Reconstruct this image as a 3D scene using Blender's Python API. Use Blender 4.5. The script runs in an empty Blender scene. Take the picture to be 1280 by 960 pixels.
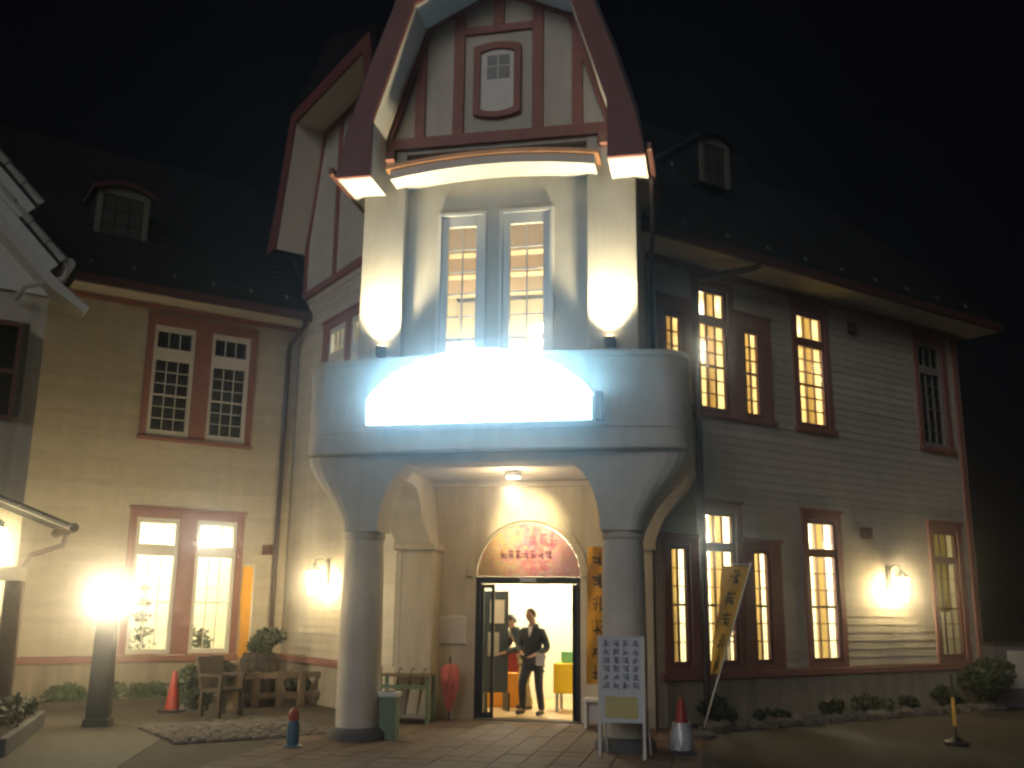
import bpy, bmesh, math, random
from mathutils import Matrix, Vector
random.seed(7)
S = bpy.context.scene
COL = S.collection
R_ = math.radians
s2 = math.sqrt(.5)

# ------------------------------------------------------------------ camera, sky, fill sun, exposure
cam_d = bpy.data.cameras.new('camera')
cam = bpy.data.objects.new('camera', cam_d); COL.objects.link(cam)
yaw, pit, roll = R_(11.567), R_(12.794), R_(.654)
fw = Vector((-math.sin(yaw), math.cos(yaw), 0)); rt = Vector((math.cos(yaw), math.sin(yaw), 0)); up = Vector((0, 0, 1))
F = fw*math.cos(pit)+up*math.sin(pit); U = up*math.cos(pit)-fw*math.sin(pit)
X2 = rt*math.cos(roll)+U*math.sin(roll); U2 = U*math.cos(roll)-rt*math.sin(roll)
cam.matrix_world = Matrix(((X2.x, U2.x, -F.x, 2.98), (X2.y, U2.y, -F.y, -13.23), (X2.z, U2.z, -F.z, 1.75), (0, 0, 0, 1)))
cam_d.sensor_width = 36; cam_d.lens = 34.62; cam_d.clip_end = 800; cam_d.clip_start = .1
S.camera = cam
W = bpy.data.worlds.new('World'); S.world = W; W.use_nodes = True
bg = W.node_tree.nodes['Background']
sky = W.node_tree.nodes.new('ShaderNodeTexSky'); sky.sky_type = 'NISHITA'; sky.sun_disc = False
sky.sun_elevation = R_(-8); sky.sun_rotation = R_(150)
bg.inputs['Color'].default_value = (.55, .6, 1, 1); bg.inputs['Strength'].default_value = .002
sun_d = bpy.data.lights.new('street_glow_fill', 'SUN'); sun_d.energy = .62; sun_d.angle = R_(30); sun_d.color = (1, .96, .92)  # added soft fill standing in for unseen street glow, not a moon
sun = bpy.data.objects.new('street_glow_fill', sun_d); COL.objects.link(sun)
sun.rotation_euler = Vector((.20, .80, -.36)).to_track_quat('-Z', 'Y').to_euler()
S.view_settings.view_transform = 'Standard'; S.view_settings.look = 'None'; S.view_settings.exposure = 0; S.view_settings.gamma = 1
S.render.engine = 'CYCLES'
S.cycles.use_denoising = True
S.cycles.max_bounces = 6; S.cycles.transparent_max_bounces = 16; S.cycles.caustics_reflective = False; S.cycles.caustics_refractive = False
S.cycles.sample_clamp_indirect = 3
S.cycles.filter_width = 2.5
S.cycles.volume_bounces = 0

# ------------------------------------------------------------------ materials
MATS = {}
def mat(name, c, rough=.7, var=.12, scale=6, bump=0., bscale=40, metal=0., c2=None, spec=.4, stretch=(1, 1, 1), stain=0, piece=0):
    m = bpy.data.materials.new(name); m.use_nodes = True; n = m.node_tree.nodes; l = m.node_tree.links
    b = n['Principled BSDF']; b.inputs['Roughness'].default_value = rough; b.inputs['Metallic'].default_value = metal
    b.inputs['Specular IOR Level'].default_value = spec
    tc = n.new('ShaderNodeTexCoord'); mp = n.new('ShaderNodeMapping'); mp.inputs['Scale'].default_value = stretch
    l.new(tc.outputs['Object'], mp.inputs['Vector'])
    no = n.new('ShaderNodeTexNoise'); no.inputs['Scale'].default_value = scale; no.inputs['Detail'].default_value = 6; no.inputs['Roughness'].default_value = .65
    l.new(mp.outputs[0], no.inputs['Vector'])
    rp = n.new('ShaderNodeValToRGB'); rp.color_ramp.elements[0].position = .3; rp.color_ramp.elements[1].position = .7
    d = c2 or tuple(max(0, x*(1-var)) for x in c); e = c if c2 else tuple(x*(1+var) for x in c)
    rp.color_ramp.elements[0].color = (*d, 1); rp.color_ramp.elements[1].color = (*e, 1)
    l.new(no.outputs['Fac'], rp.inputs['Fac']); l.new(rp.outputs['Color'], b.inputs['Base Color'])
    if stain:
        m3 = n.new('ShaderNodeMapping'); m3.inputs['Scale'].default_value = (3.2, 3.2, .35); l.new(tc.outputs['Object'], m3.inputs['Vector'])
        n3 = n.new('ShaderNodeTexNoise'); n3.inputs['Scale'].default_value = 1.6; n3.inputs['Detail'].default_value = 8; n3.inputs['Roughness'].default_value = .7; l.new(m3.outputs[0], n3.inputs['Vector'])
        r3 = n.new('ShaderNodeValToRGB'); r3.color_ramp.elements[0].position = .36; r3.color_ramp.elements[0].color = (1-stain, 1-stain, 1-stain*1.1, 1); r3.color_ramp.elements[1].position = .6
        l.new(n3.outputs['Fac'], r3.inputs[0])
        oi = n.new('ShaderNodeObjectInfo'); mr = n.new('ShaderNodeMapRange'); mr.inputs[3].default_value = 1-piece; mr.inputs[4].default_value = 1+piece; l.new(oi.outputs['Random'], mr.inputs[0])
        x1 = n.new('ShaderNodeMix'); x1.data_type = 'RGBA'; x1.blend_type = 'MULTIPLY'; x1.inputs[0].default_value = 1; l.new(rp.outputs['Color'], x1.inputs[6]); l.new(r3.outputs['Color'], x1.inputs[7])
        x2 = n.new('ShaderNodeVectorMath'); x2.operation = 'SCALE'; l.new(x1.outputs[2], x2.inputs[0]); l.new(mr.outputs[0], x2.inputs['Scale']); l.new(x2.outputs[0], b.inputs['Base Color'])
    if bump:
        nb = n.new('ShaderNodeTexNoise'); nb.inputs['Scale'].default_value = bscale; nb.inputs['Detail'].default_value = 4
        l.new(tc.outputs['Object'], nb.inputs['Vector'])
        bp = n.new('ShaderNodeBump'); bp.inputs['Strength'].default_value = bump; bp.inputs['Distance'].default_value = .01
        l.new(nb.outputs['Fac'], bp.inputs['Height']); l.new(bp.outputs['Normal'], b.inputs['Normal'])
    MATS[name] = m; return m
def translucent(m, c):
    n = m.node_tree.nodes; l = m.node_tree.links; tr = n.new('ShaderNodeBsdfTranslucent'); tr.inputs[0].default_value = (*c, 1)
    mx = n.new('ShaderNodeMixShader'); mx.inputs[0].default_value = .6; l.new(n['Principled BSDF'].outputs[0], mx.inputs[1]); l.new(tr.outputs[0], mx.inputs[2]); l.new(mx.outputs[0], n['Material Output'].inputs[0])
def emit(name, c, st, base=(.8, .8, .8)):
    m = bpy.data.materials.new(name); m.use_nodes = True; b = m.node_tree.nodes['Principled BSDF']
    b.inputs['Base Color'].default_value = (*base, 1); b.inputs['Emission Color'].default_value = (*c, 1); b.inputs['Emission Strength'].default_value = st
    MATS[name] = m; return m
def glass(name, tint=(.92, .95, .95)):
    m = bpy.data.materials.new(name); m.use_nodes = True; n = m.node_tree.nodes; l = m.node_tree.links
    for x in list(n):
        if x.type != 'OUTPUT_MATERIAL': n.remove(x)
    t = n.new('ShaderNodeBsdfTransparent'); t.inputs[0].default_value = (*tint, 1)
    g = n.new('ShaderNodeBsdfGlossy'); g.inputs['Roughness'].default_value = .04
    fr = n.new('ShaderNodeFresnel'); ge = n.new('ShaderNodeNewGeometry'); io = n.new('ShaderNodeMix'); io.inputs[2].default_value = 1.5; io.inputs[3].default_value = 1/1.5
    l.new(ge.outputs['Backfacing'], io.inputs[0]); l.new(io.outputs[0], fr.inputs[0])
    mx = n.new('ShaderNodeMixShader'); l.new(fr.outputs[0], mx.inputs[0]); l.new(t.outputs[0], mx.inputs[1]); l.new(g.outputs[0], mx.inputs[2])
    l.new(mx.outputs[0], n['Material Output'].inputs[0]); MATS[name] = m; return m
CREAM = mat('cream_paint', (.60, .54, .43), .6, .08, 2.5, .15, 60, stain=.22)
SIDING = mat('painted_siding', (.60, .545, .44), .6, .10, 3, .1, 50, stretch=(1, 1, 4), stain=.11, piece=.07)
STUCCO = mat('pale_stucco', (.62, .585, .51), .85, .09, 2.2, .5, 90, stain=.11)
SOFFIT = mat('soffit_paint', (.66, .625, .55), .6, .06, 3, .1, 30)
TRIM = mat('red_brown_trim', (.315, .14, .11), .5, .18, 5, .15, 40)
TIMBER = mat('red_brown_timber', (.335, .14, .115), .6, .2, 7, .3, 50)
FASCIA = mat('maroon_fascia', (.20, .07, .07), .55, .15, 4, .1, 30)
ROOF = mat('dark_roof', (.011, .011, .014), .6, .3, 8, .3, 30)
GUTTER = mat('gutter_metal', (.12, .055, .045), .4, .2, 10, metal=.3)
WHITE = mat('white_frame', (.72, .71, .66), .45, .05, 6, .05, 40)
DIMF = mat('shade_dimmed_frame', (.30, .26, .23), .6, .12, 6)  # pale frame with its dimness put into the colour, far upper window
BROWNF = mat('brown_frame', (.20, .085, .07), .5, .15, 6, .1, 40)
PIPE = mat('downpipe_paint', (.075, .05, .045), .5, .2, 8)
GLASS = glass('window_glass')
GLASSD = glass('dark_glass', (.75, .8, .8))
ASPHALT = mat('asphalt', (.08, .066, .053), .9, .3, 3, .8, 120, stain=.4)
CONC = mat('concrete', (.105, .093, .076), .85, .16, 4, .4, 80, stain=.35)
BASEW = mat('base_plaster', (.44, .385, .30), .85, .14, 3, .4, 70, stain=.35)
PAVE = [mat('paver_%s' % a, c, .8, .15, 14, .4, 90, stain=.3, piece=.12) for a, c in (('tan', (.14, .088, .064)), ('rust', (.132, .081, .058)), ('buff', (.146, .096, .07)))]
GROUT = mat('grout', (.10, .073, .054), .95, .2, 20)
STONE = mat('dark_stone', (.10, .10, .105), .8, .2, 9, .5, 60)
ROCK = mat('rock', (.13, .115, .10), .95, .35, 5, 1, 25)
COBBLE = mat('cobble', (.145, .13, .12), .9, .25, 7, .6, 50)
WOOD = mat('weathered_wood', (.21, .155, .10), .8, .3, 9, .5, 40, stretch=(1, 1, .3))
DWOOD = mat('dark_wood', (.055, .038, .028), .7, .3, 9, .4, 40)
BLACK = mat('black_metal', (.03, .03, .032), .45, .2, 12, metal=.4)
DGREEN = mat('dark_green_metal', (.035, .045, .04), .5, .2, 12, metal=.3)
GREENP = mat('green_paint', (.16, .24, .15), .6, .15, 10)
STEEL = mat('steel', (.45, .46, .46), .35, .1, 12, metal=.8)
COPPER = mat('copper_edge', (.42, .22, .11), .45, .2, 6, metal=.4)
ORANGE = mat('orange_cloth', (.74, .36, .035), .85, .1, 8, .2, 60)
YELLOW = mat('yellow_cloth', (.80, .47, .07), .85, .12, 8, .2, 60)
PINK = mat('pink_cloth', (.62, .17, .15), .85, .2, 8, .3, 40)
INK = mat('ink', (.03, .025, .025), .7, .2, 20)
BLUEINK = mat('blue_ink', (.07, .09, .17), .7, .2, 20)
BOARDW = mat('white_board', (.62, .66, .70), .5, .06, 8)
PAPER = mat('paper', (.66, .62, .58), .8, .06, 10)
LEAF = mat('leaf', (.045, .085, .03), .6, .4, 9)
LEAFD = mat('dark_leaf', (.035, .055, .028), .6, .4, 9)
SOIL = mat('soil', (.04, .03, .022), .95, .3, 20, .6, 40)
REDP = mat('red_plastic', (.36, .04, .025), .45, .15, 10)
BLUEP = mat('blue_plastic', (.05, .14, .22), .45, .15, 10)
SILVER = mat('reflective_silver', (.62, .63, .66), .3, .1, 30, metal=.3)
SKIN = mat('skin', (.46, .27, .18), .55, .08, 15)
HAIR = mat('hair', (.018, .014, .012), .5, .3, 40)
JACKET = mat('black_jacket', (.016, .018, .022), .7, .4, 10, 1, 14)
TROUS = mat('dark_trousers', (.032, .035, .043), .8, .3, 10, 1, 12)
NAVY = mat('navy_vest', (.035, .045, .06), .8, .25, 10, .3, 30)
KHAKI = mat('khaki_trousers', (.42, .33, .17), .8, .15, 10, .3, 30)
DORM = mat('dormer_paint', (.15, .15, .115), .7, .1, 6)
DORMG = mat('dormer_glass', (.07, .075, .06), .3, .1, 5)
NIGHTG = mat('night_glass', (.010, .011, .014), .15, .1, 5, spec=.3)
ROOMW = mat('room_plaster', (.78, .72, .55), .8, .05, 3)
ROOMY = mat('room_plaster_warm', (.80, .68, .42), .8, .05, 3)
BEAM = mat('ceiling_beam', (.50, .37, .22), .6, .2, 6)
DARKROOM = mat('dark_room', (.03, .032, .034), .8, .2, 3)
FLOORW = mat('hall_floor', (.52, .36, .19), .5, .12, 5)
ORANGEP = mat('orange_panel', (.78, .34, .03), .5, .1, 5)
YELLP = mat('yellow_panel', (.85, .58, .02), .5, .08, 5)
GREENPL = mat('green_panel', (.20, .52, .25), .5, .1, 5)
BLIND = mat('blind_cloth', (.62, .56, .22), .8, .1, 5)
GREYC = mat('grey_cabinet', (.42, .40, .37), .5, .1, 6)
CURT = mat('curtain_cloth', (.80, .70, .42), .9, .1, 12, .3, 20)
translucent(CURT, (.9, .8, .52)); translucent(BLIND, (.75, .68, .25))
LAMPG = emit('warm_lamp_glass', (1, .76, .38), 115)
POSTG = emit('post_lamp_glass', (1, .80, .47), 180)
ANNEXG = emit('annex_lamp_glass', (1, .84, .45), 26)
DOWNL = emit('downlight_glass', (1, .84, .52), 30)
SPOTG = emit('uplight_glass', (1, .86, .55), 20)
SIGNF = emit('sign_face', (.48, .83, 1), 22)
SIGNR = emit('sign_rim', (.30, .68, 1), 24)
ROOML = emit('room_ceiling_panel', (1, .93, .75), 9)
SCREEN = emit('lit_poster_face', (.75, .85, 1), 3.2)

# ------------------------------------------------------------------ mesh helpers
def frame(ang, ox=0, oy=0, oz=0): return Matrix.Translation((ox, oy, oz)) @ Matrix.Rotation(ang, 4, 'Z')
def RF(c): return frame(R_(45), c*s2, -c*s2)        # local x = u along right-wing direction, y = inward
def LF(c): return frame(R_(-45), -c*s2, -c*s2)      # local x = -v
TF = Matrix.Identity(4)
class MB:
    def __init__(s, M=None): s.v = []; s.f = []; s.M = M or TF
    def pts(s, P, fs):
        k = len(s.v); s.v += [tuple(s.M @ Vector(p)) for p in P]; s.f += [tuple(i+k for i in q) for q in fs]; return s
    def box(s, x0, x1, y0, y1, z0, z1, tap=0):
        t = tap
        return s.pts([(x0, y0, z0), (x1, y0, z0), (x1, y1, z0), (x0, y1, z0), (x0+t, y0+t, z1), (x1-t, y0+t, z1), (x1-t, y1-t, z1), (x0+t, y1-t, z1)],
            [(3, 2, 1, 0), (4, 5, 6, 7), (0, 1, 5, 4), (1, 2, 6, 5), (2, 3, 7, 6), (3, 0, 4, 7)])
    def prism(s, poly, y0, y1):           # poly in local x,z extruded along y
        n = len(poly)
        return s.pts([(x, y0, z) for x, z in poly]+[(x, y1, z) for x, z in poly],
            [tuple(range(n)), tuple(range(2*n-1, n-1, -1))]+[(i, i+n, (i+1) % n+n, (i+1) % n) for i in range(n)])
    def prismz(s, poly, z0, z1):
        n = len(poly)
        return s.pts([(x, y, z0) for x, y in poly]+[(x, y, z1) for x, y in poly],
            [tuple(range(n-1, -1, -1)), tuple(range(n, 2*n))]+[(i, (i+1) % n, (i+1) % n+n, i+n) for i in range(n)])
    def prismx(s, poly, x0, x1):          # poly in y,z
        n = len(poly)
        return s.pts([(x0, y, z) for y, z in poly]+[(x1, y, z) for y, z in poly],
            [tuple(range(n)), tuple(range(2*n-1, n-1, -1))]+[(i, i+n, (i+1) % n+n, (i+1) % n) for i in range(n)])
    def loft(s, rings, cap=True, closed=True):
        n = len(rings[0]); P = [p for r in rings for p in r]; fs = []
        for k in range(len(rings)-1):
            for i in range(n if closed else n-1):
                j = (i+1) % n; fs.append((k*n+i, k*n+j, (k+1)*n+j, (k+1)*n+i))
        if cap: fs += [tuple(range(n-1, -1, -1)), tuple((len(rings)-1)*n+i for i in range(n))]
        return s.pts(P, fs)
    def lathe(s, prof, cx, cy, n=24):
        return s.loft([[(cx+r*math.cos(2*math.pi*i/n), cy+r*math.sin(2*math.pi*i/n), z) for i in range(n)] for r, z in prof])
    def tube(s, P, r, n=8):
        P = [Vector(p) for p in P]; rings = []; rr = r if isinstance(r, (list, tuple)) else [r]*len(P)
        for i, p in enumerate(P):
            d = (P[min(i+1, len(P)-1)]-P[max(i-1, 0)]).normalized()
            a = d.orthogonal().normalized() if i == 0 else (a-d*a.dot(d)).normalized()
            b = d.cross(a); rings.append([tuple(p+(a*math.cos(t)+b*math.sin(t))*rr[i]) for t in [2*math.pi*k/n for k in range(n)]])
        return s.loft(rings)
    def bar(s, a, b, w, y0, y1):          # straight timber between two (x,z) points, width w
        dx, dz = b[0]-a[0], b[1]-a[1]; L = math.hypot(dx, dz); nx, nz = -dz/L*w/2, dx/L*w/2
        return s.prism([(a[0]+nx, a[1]+nz), (a[0]-nx, a[1]-nz), (b[0]-nx, b[1]-nz), (b[0]+nx, b[1]+nz)], y0, y1)
    def build(s, name, m, parent=None, smooth=False, bev=0):
        me = bpy.data.meshes.new(name); me.from_pydata(s.v, [], s.f); me.update()
        b = bmesh.new(); b.from_mesh(me); bmesh.ops.recalc_face_normals(b, faces=b.faces)
        if smooth:
            for f in b.faces: f.smooth = len(f.verts) == 4
            for e in b.edges:
                if len(e.link_faces) == 2 and e.calc_face_angle(0) > .7: e.smooth = False
        b.to_mesh(me); b.free()
        for x in (m if isinstance(m, list) else [m]): me.materials.append(x)
        o = bpy.data.objects.new(name, me); COL.objects.link(o)
        if parent: o.parent = parent
        if bev:
            bm_ = o.modifiers.new('bevel', 'BEVEL'); bm_.width = bev; bm_.segments = 2; bm_.limit_method = 'ANGLE'
        return o
def inst(name, me, M, parent):
    o = bpy.data.objects.new(name, me); COL.objects.link(o); o.parent = parent; o.matrix_local = M; return o
def thing(name, label, cat, loc=(0, 0, 0), rz=0, group=None):
    o = bpy.data.objects.new(name, None); COL.objects.link(o); o.empty_display_size = .2
    o.location = loc; o.rotation_euler = (0, 0, rz); o['label'] = label; o['category'] = cat
    if group: o['group'] = group
    return o
def tag(o, label, cat, group=None):
    o['label'] = label; o['category'] = cat
    if group: o['group'] = group
    return o
def struct(o): o['kind'] = 'structure'; return o
def copy_tree(o, loc, rz, label):
    r = o.copy(); COL.objects.link(r); r.location = loc; r.rotation_euler = (0, 0, rz); r['label'] = label
    for ch in list(o.children):
        c = ch.copy(); COL.objects.link(c); c.parent = r
        for g in ch.children:
            d = g.copy(); COL.objects.link(d); d.parent = c
    return r
def light(name, kind, loc, power, color, parent=None, aim=None, **kw):
    d = bpy.data.lights.new(name, kind); d.energy = power; d.color = color
    for k, v in kw.items(): setattr(d, k, v)
    o = bpy.data.objects.new(name, d); COL.objects.link(o); o.location = loc
    if aim: o.rotation_euler = (Vector(aim)-Vector(loc)).to_track_quat('-Z', 'Y').to_euler()
    if parent: o.parent = parent
    return o
def wpt(M, x, y, z): return tuple(M @ Vector((x, y, z)))
def offset(P, d):                          # offset an open polyline in 2-D, left side
    out = []
    for i, p in enumerate(P):
        n = Vector((0, 0))
        for a, b in ((i-1, i), (i, i+1)):
            if a >= 0 and b < len(P):
                t = Vector((P[b][0]-P[a][0], P[b][1]-P[a][1])).normalized(); n += Vector((-t.y, t.x))
        n.normalize()
        k = 1.0
        if 0 < i < len(P)-1:
            t = Vector((P[i+1][0]-p[0], P[i+1][1]-p[1])).normalized(); k = 1/max(.5, n.dot(Vector((-t.y, t.x))))
        out.append((p[0]+n.x*d*k, p[1]+n.y*d*k))
    return out

# ------------------------------------------------------------------ ground
struct(MB().box(-160, 160, -60, 220, -.4, 0).build('ground', ASPHALT))
path = struct(MB().prismz([(-2.9, -4.6), (-4.25, -.7), (-4.9, 1.0), (-9.5, 1.4), (-12, -3), (-9, -6)], -.1, .006).build('concrete_path', CONC))
fore = struct(MB().box(-2.62, 2.78, -2.9, 2.70, -.1, .005).build('forecourt_paving', GROUT))
pm = []
for k in range(3):
    o = MB().box(-.165, .165, -.169, .169, 0, .012, .004).build('paver', PAVE[k], fore); pm.append(o)
    o.location = (-2.45+k*.336, -2.73, .005)
cnt = 0
for j in range(16):
    for i in range(16):
        if j == 0 and i < 3: continue
        x, y = -2.45+i*.336, -2.73+j*.345
        if y > 2.6: continue
        inst('paver', pm[random.randrange(3)].data, Matrix.Translation((x, y, .005+random.uniform(-.002, .003))) @ Matrix.Rotation(random.uniform(-.006, .006), 4, 'Z'), fore)

# ------------------------------------------------------------------ main building
B = thing('civic_building', 'large two storey cream building with maroon trim and gabled corner tower', 'building')
def holes_rows(a0, a1, z, holes):
    iv = [(a0, a1)]
    for (h0, h1, k0, k1) in holes:
        if k0-.005 < z+.07 < k1+.005:
            nv = []
            for p, q in iv:
                if h1 <= p or h0 >= q: nv.append((p, q)); continue
                if h0 > p+.02: nv.append((p, h0))
                if h1 < q-.02: nv.append((h1, q))
            iv = nv
    return iv
def backing(M, a0, a1, z0, z1, holes, y0, y1, name, m):
    xs = sorted({a0, a1} | {h for q in holes for h in q[:2] if a0 < h < a1}); zs = sorted({z0, z1} | {h for q in holes for h in q[2:] if z0 < h < z1})
    mb = MB(M)
    for i in range(len(xs)-1):
        for k in range(len(zs)-1):
            cx, cz = (xs[i]+xs[i+1])/2, (zs[k]+zs[k+1])/2
            if any(h[0] < cx < h[1] and h[2] < cz < h[3] for h in holes): continue
            mb.box(xs[i], xs[i+1], y0, y1, zs[k], zs[k+1])
    return mb.build(name, m, B)
def siding(M, a0, a1, z0, z1, holes, wall, pitch=.14):
    z = z0
    while z < z1-.02:
        h = min(pitch, z1-z)
        for p, q in holes_rows(a0, a1, z, holes):
            d = random.uniform(-.001, .002)
            MB(M).prismx([(-.024+d, z), (0, z), (0, z+h+.006), (-.010+d, z+h+.006)], p, q).build('siding_board', SIDING, wall)
        z += pitch
PANES = {}
def pane_mesh(m):
    if m.name not in PANES:
        o = MB().box(-.5, .5, -.003, .003, -.5, .5).build('pane', m); PANES[m.name] = o.data; bpy.data.objects.remove(o)
    return PANES[m.name]
def window(M, a0, a1, z0, z1, secs, y=.005, fr=.055, fm=WHITE, gm=GLASS, bar=.018, label=None, pad=.07):
    """sash frame = the window mesh; panes and bars are its pieces. secs: (za, zb, cols, rows) glazed fields"""
    f = MB(M)
    g0, g1 = a0+pad, a1-pad
    f.box(a0, g0, y-.03, y+.045, z0, z1); f.box(g1, a1, y-.03, y+.045, z0, z1)
    edges = [z0]+[v for q in sorted(secs) for v in q[:2]]+[z1]
    for k in range(0, len(edges), 2):
        if edges[k+1]-edges[k] > .004: f.box(g0, g1, y-.027, y+.042, edges[k], edges[k+1])
    w = f.build('window', fm, B, bev=.006)
    bb = MB(M)
    for za, zb, nc, nr in secs:
        pw, ph = (g1-g0)/nc, (zb-za)/nr
        for i in range(1, nc): bb.box(g0+i*pw-bar/2, g0+i*pw+bar/2, y, y+.04, za, zb)
        for k in range(1, nr):
            t = bar*(2.2 if (nr >= 6 and k == nr//2) else 1)
            bb.box(g0, g1, y+.003, y+.037, za+k*ph-t/2, za+k*ph+t/2)
        for i in range(nc):
            for k in range(nr):
                inst('pane', pane_mesh(gm), M @ Matrix.Translation((g0+(i+.5)*pw, y+.02, za+(k+.5)*ph)) @ Matrix.Diagonal((pw-bar, 1, ph-bar, 1)), w)
    if bb.v: bb.build('glazing_bars', fm, w)
    return w
def surround(M, a0, a1, z0, z1, sash, zi0, zi1, sill=True, m=TRIM):
    """painted boards filling the wall opening round one or more sashes"""
    mb = MB(M); y0, y1 = -.055, .03
    ed = [a0]+[v for q_ in sash for v in q_]+[a1]
    for k in range(0, len(ed), 2): mb.box(ed[k], ed[k+1], y0+.003*(k % 4), y1, z0, z1)
    for p_, q_ in sash:
        mb.box(p_, q_, y0+.004, y1, zi1, z1)
        if zi0 > z0+.004: mb.box(p_, q_, y0+.004, y1, z0, zi0)
    mb.box(a0-.03, a1+.03, y0-.03, -.004, z1+.001, z1+.05)
    o = mb.build('window_surround', m, B, bev=.006)
    if sill: MB(M).box(a0-.03, a1+.03, -.11, .0, z0-.07, z0-.001).build('window_sill', m, B, bev=.008)
    return o

# ---- right wing
MR = RF(-.2)
hR = [(3.27, 4.10, .80, 2.87), (4.10, 4.98, .80, 3.47), (4.98, 5.95, .80, 2.87), (6.53, 7.55, .80, 3.47), (10.18, 11.26, .80, 3.47),
      (3.27, 4.10, 4.93, 6.81), (4.10, 4.98, 4.93, 7.31), (4.98, 5.95, 4.93, 6.81), (6.53, 7.55, 4.93, 7.31), (10.18, 11.26, 4.93, 7.31)]
wR = backing(MR, 3.15, 11.6, .0, 7.5, hR, .001, .18, 'right_wing_wall', CREAM)
siding(MR, 3.15, 11.6, .82, 7.38, hR, wR)
MB(MR).box(3.3, 11.6, -.03, 0, 0, .68).build('base_wall', BASEW, B)
MB(MR).box(3.2, 11.67, -.075, .0, .69, .80).build('belt_course', TRIM, B, bev=.01)
MB(MR).box(2.4, 11.67, -.06, .0, 7.38, 7.495).build('frieze_board', TRIM, B)
MB(MR).box(11.48, 11.64, -.06, .1, .81, 7.37).build('corner_board', TRIM, B, bev=.006)
MB(MR).box(11.6, 11.78, .02, 9, 0, 7.5).build('end_wall', CREAM, B)
def tri(zo, zt, hs, sgn):
    # narrow - wide - narrow window group
    lo = (zo, zo+1.7) if sgn else (zo, zo+1.43)
for zb, low, tr, topS, topW in ((.91, (.97, 2.675), (2.82, 3.25), 2.87, 3.47), (5.0, (5.07, 6.495), (6.66, 7.07), 6.81, 7.31)):
    rows = 6
    window(MR, 3.40, 3.85, zb-.02, low[1]+.07, [(low[0], low[1], 2, rows)], fm=BROWNF)
    window(MR, 4.17, 4.89, zb-.02, tr[1]+.07, [(low[0], low[1], 3, rows), (tr[0], tr[1], 3, 1)], fm=BROWNF)
    window(MR, 5.25, 5.69, zb-.02, low[1]+.07, [(low[0], low[1], 2, rows)], fm=BROWNF)
    window(MR, 6.63, 7.42, zb-.02, tr[1]+.07, [(low[0], low[1], 3, rows), (tr[0], tr[1], 3, 1)], fm=BROWNF)
    window(MR, 10.28, 11.10, zb-.02, tr[1]+.07, [(low[0], low[1], 3, rows), (tr[0], tr[1], 3, 1)], fm=DIMF if zb > 2 else BROWNF, bar=.009)
    sl = zb > 2
    z0 = zb-.03 if sl else .805
    zl, zm = zb-.02, low[1]+.07
    surround(MR, 3.27, 4.03, z0, topS, [(3.40, 3.85)], zl, zm, sl)
    surround(MR, 4.035, 5.04, z0, topW, [(4.17, 4.89)], zl, tr[1]+.07, sl)
    surround(MR, 5.045, 5.95, z0, topS, [(5.25, 5.69)], zl, zm, sl)
    surround(MR, 6.53, 7.56, z0, topW, [(6.63, 7.42)], zl, tr[1]+.07, sl)
    surround(MR, 10.16, 11.27, z0, topW, [(10.28, 11.10)], zl, tr[1]+.07, sl)
# eaves and roofs of the right wing
MB(MR).box(2.3, 12.2, -.70, .0, 7.50, 7.54).build('eave_soffit', SOFFIT, B)
MB(MR).box(11.63, 12.2, .001, 8, 7.503, 7.54).build('eave_soffit', SOFFIT, B)
MB(MR).box(2.2, 12.3, -.78, -.705, 7.49, 7.66).build('gutter', GUTTER, B, bev=.02)
MB(MR).box(12.205, 12.27, -.70, 8, 7.49, 7.66).build('gutter', GUTTER, B, bev=.02)
def stepped(prof_a, prof_b, n, step=.03):
    """profile (y,z) of a roof slope from a to b in n stepped courses"""
    P = []
    for i in range(n):
        t0, t1 = i/n, (i+1)/n
        P += [(prof_a[0]+(prof_b[0]-prof_a[0])*t0, prof_a[1]+(prof_b[1]-prof_a[1])*t0+step), (prof_a[0]+(prof_b[0]-prof_a[0])*t1, prof_a[1]+(prof_b[1]-prof_a[1])*t1)]
    return P
P = [(-.74, 7.55)]+stepped((-.74, 7.66), (3.6, 11.9), 22)+[(5.4, 12.6), (9.2, 8.5), (9.2, 7.55)]
MB(MR).prismx(P, 1.9, 12.2).build('roof', ROOF, B)
for i in range(9):
    u = 3.6+i*1.0
    MB(MR).prismx([(-.45, 7.93), (-.40, 8.06), (-.36, 8.06), (-.38, 7.99)], u-.03, u+.03).build('snow_guard', STEEL, B)
# right dormer
def dormer(M, a0, a1, y, z0, z1, yb, roof):
    k = 10; top = [(a0+(a1-a0)*i/k, z1+.14*(1-((i/k-.5)*2)**2)) for i in range(k+1)]
    d = MB(M).prism([(a0, z0), (a1, z0)]+top[::-1], y, yb).build('dormer', ROOF, B)
    MB(M).prism([(a0, z0), (a0+.11, z0), (a0+.11, z1-.06), (a1-.11, z1-.06), (a1-.11, z0), (a1, z0)]+top[::-1], y-.04, y-.002).build('dormer_frame', DORM, d)
    r_ = [(x, z+.015) for x, z in top]; r_[0] = (a0-.12, z1-.04); r_[-1] = (a1+.12, z1-.04)
    MB(M).prism(r_+[(x, z+.10) for x, z in r_[::-1]], y-.14, yb).build('dormer_roof', roof, d)
    for i in range(3):
        for j in range(3):
            w_, h__ = (a1-a0-.22)/3, (z1-.06-z0)/3; inst('pane', pane_mesh(DORMG), M @ Matrix.Translation((a0+.11+(i+.5)*w_, y-.012, z0+(j+.5)*h__)) @ Matrix.Diagonal((w_-.03, 1, h__-.03, 1)), d)
dormer(MR, 5.66, 6.48, 1.30, 9.95, 10.85, 2.9, ROOF)

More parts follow.
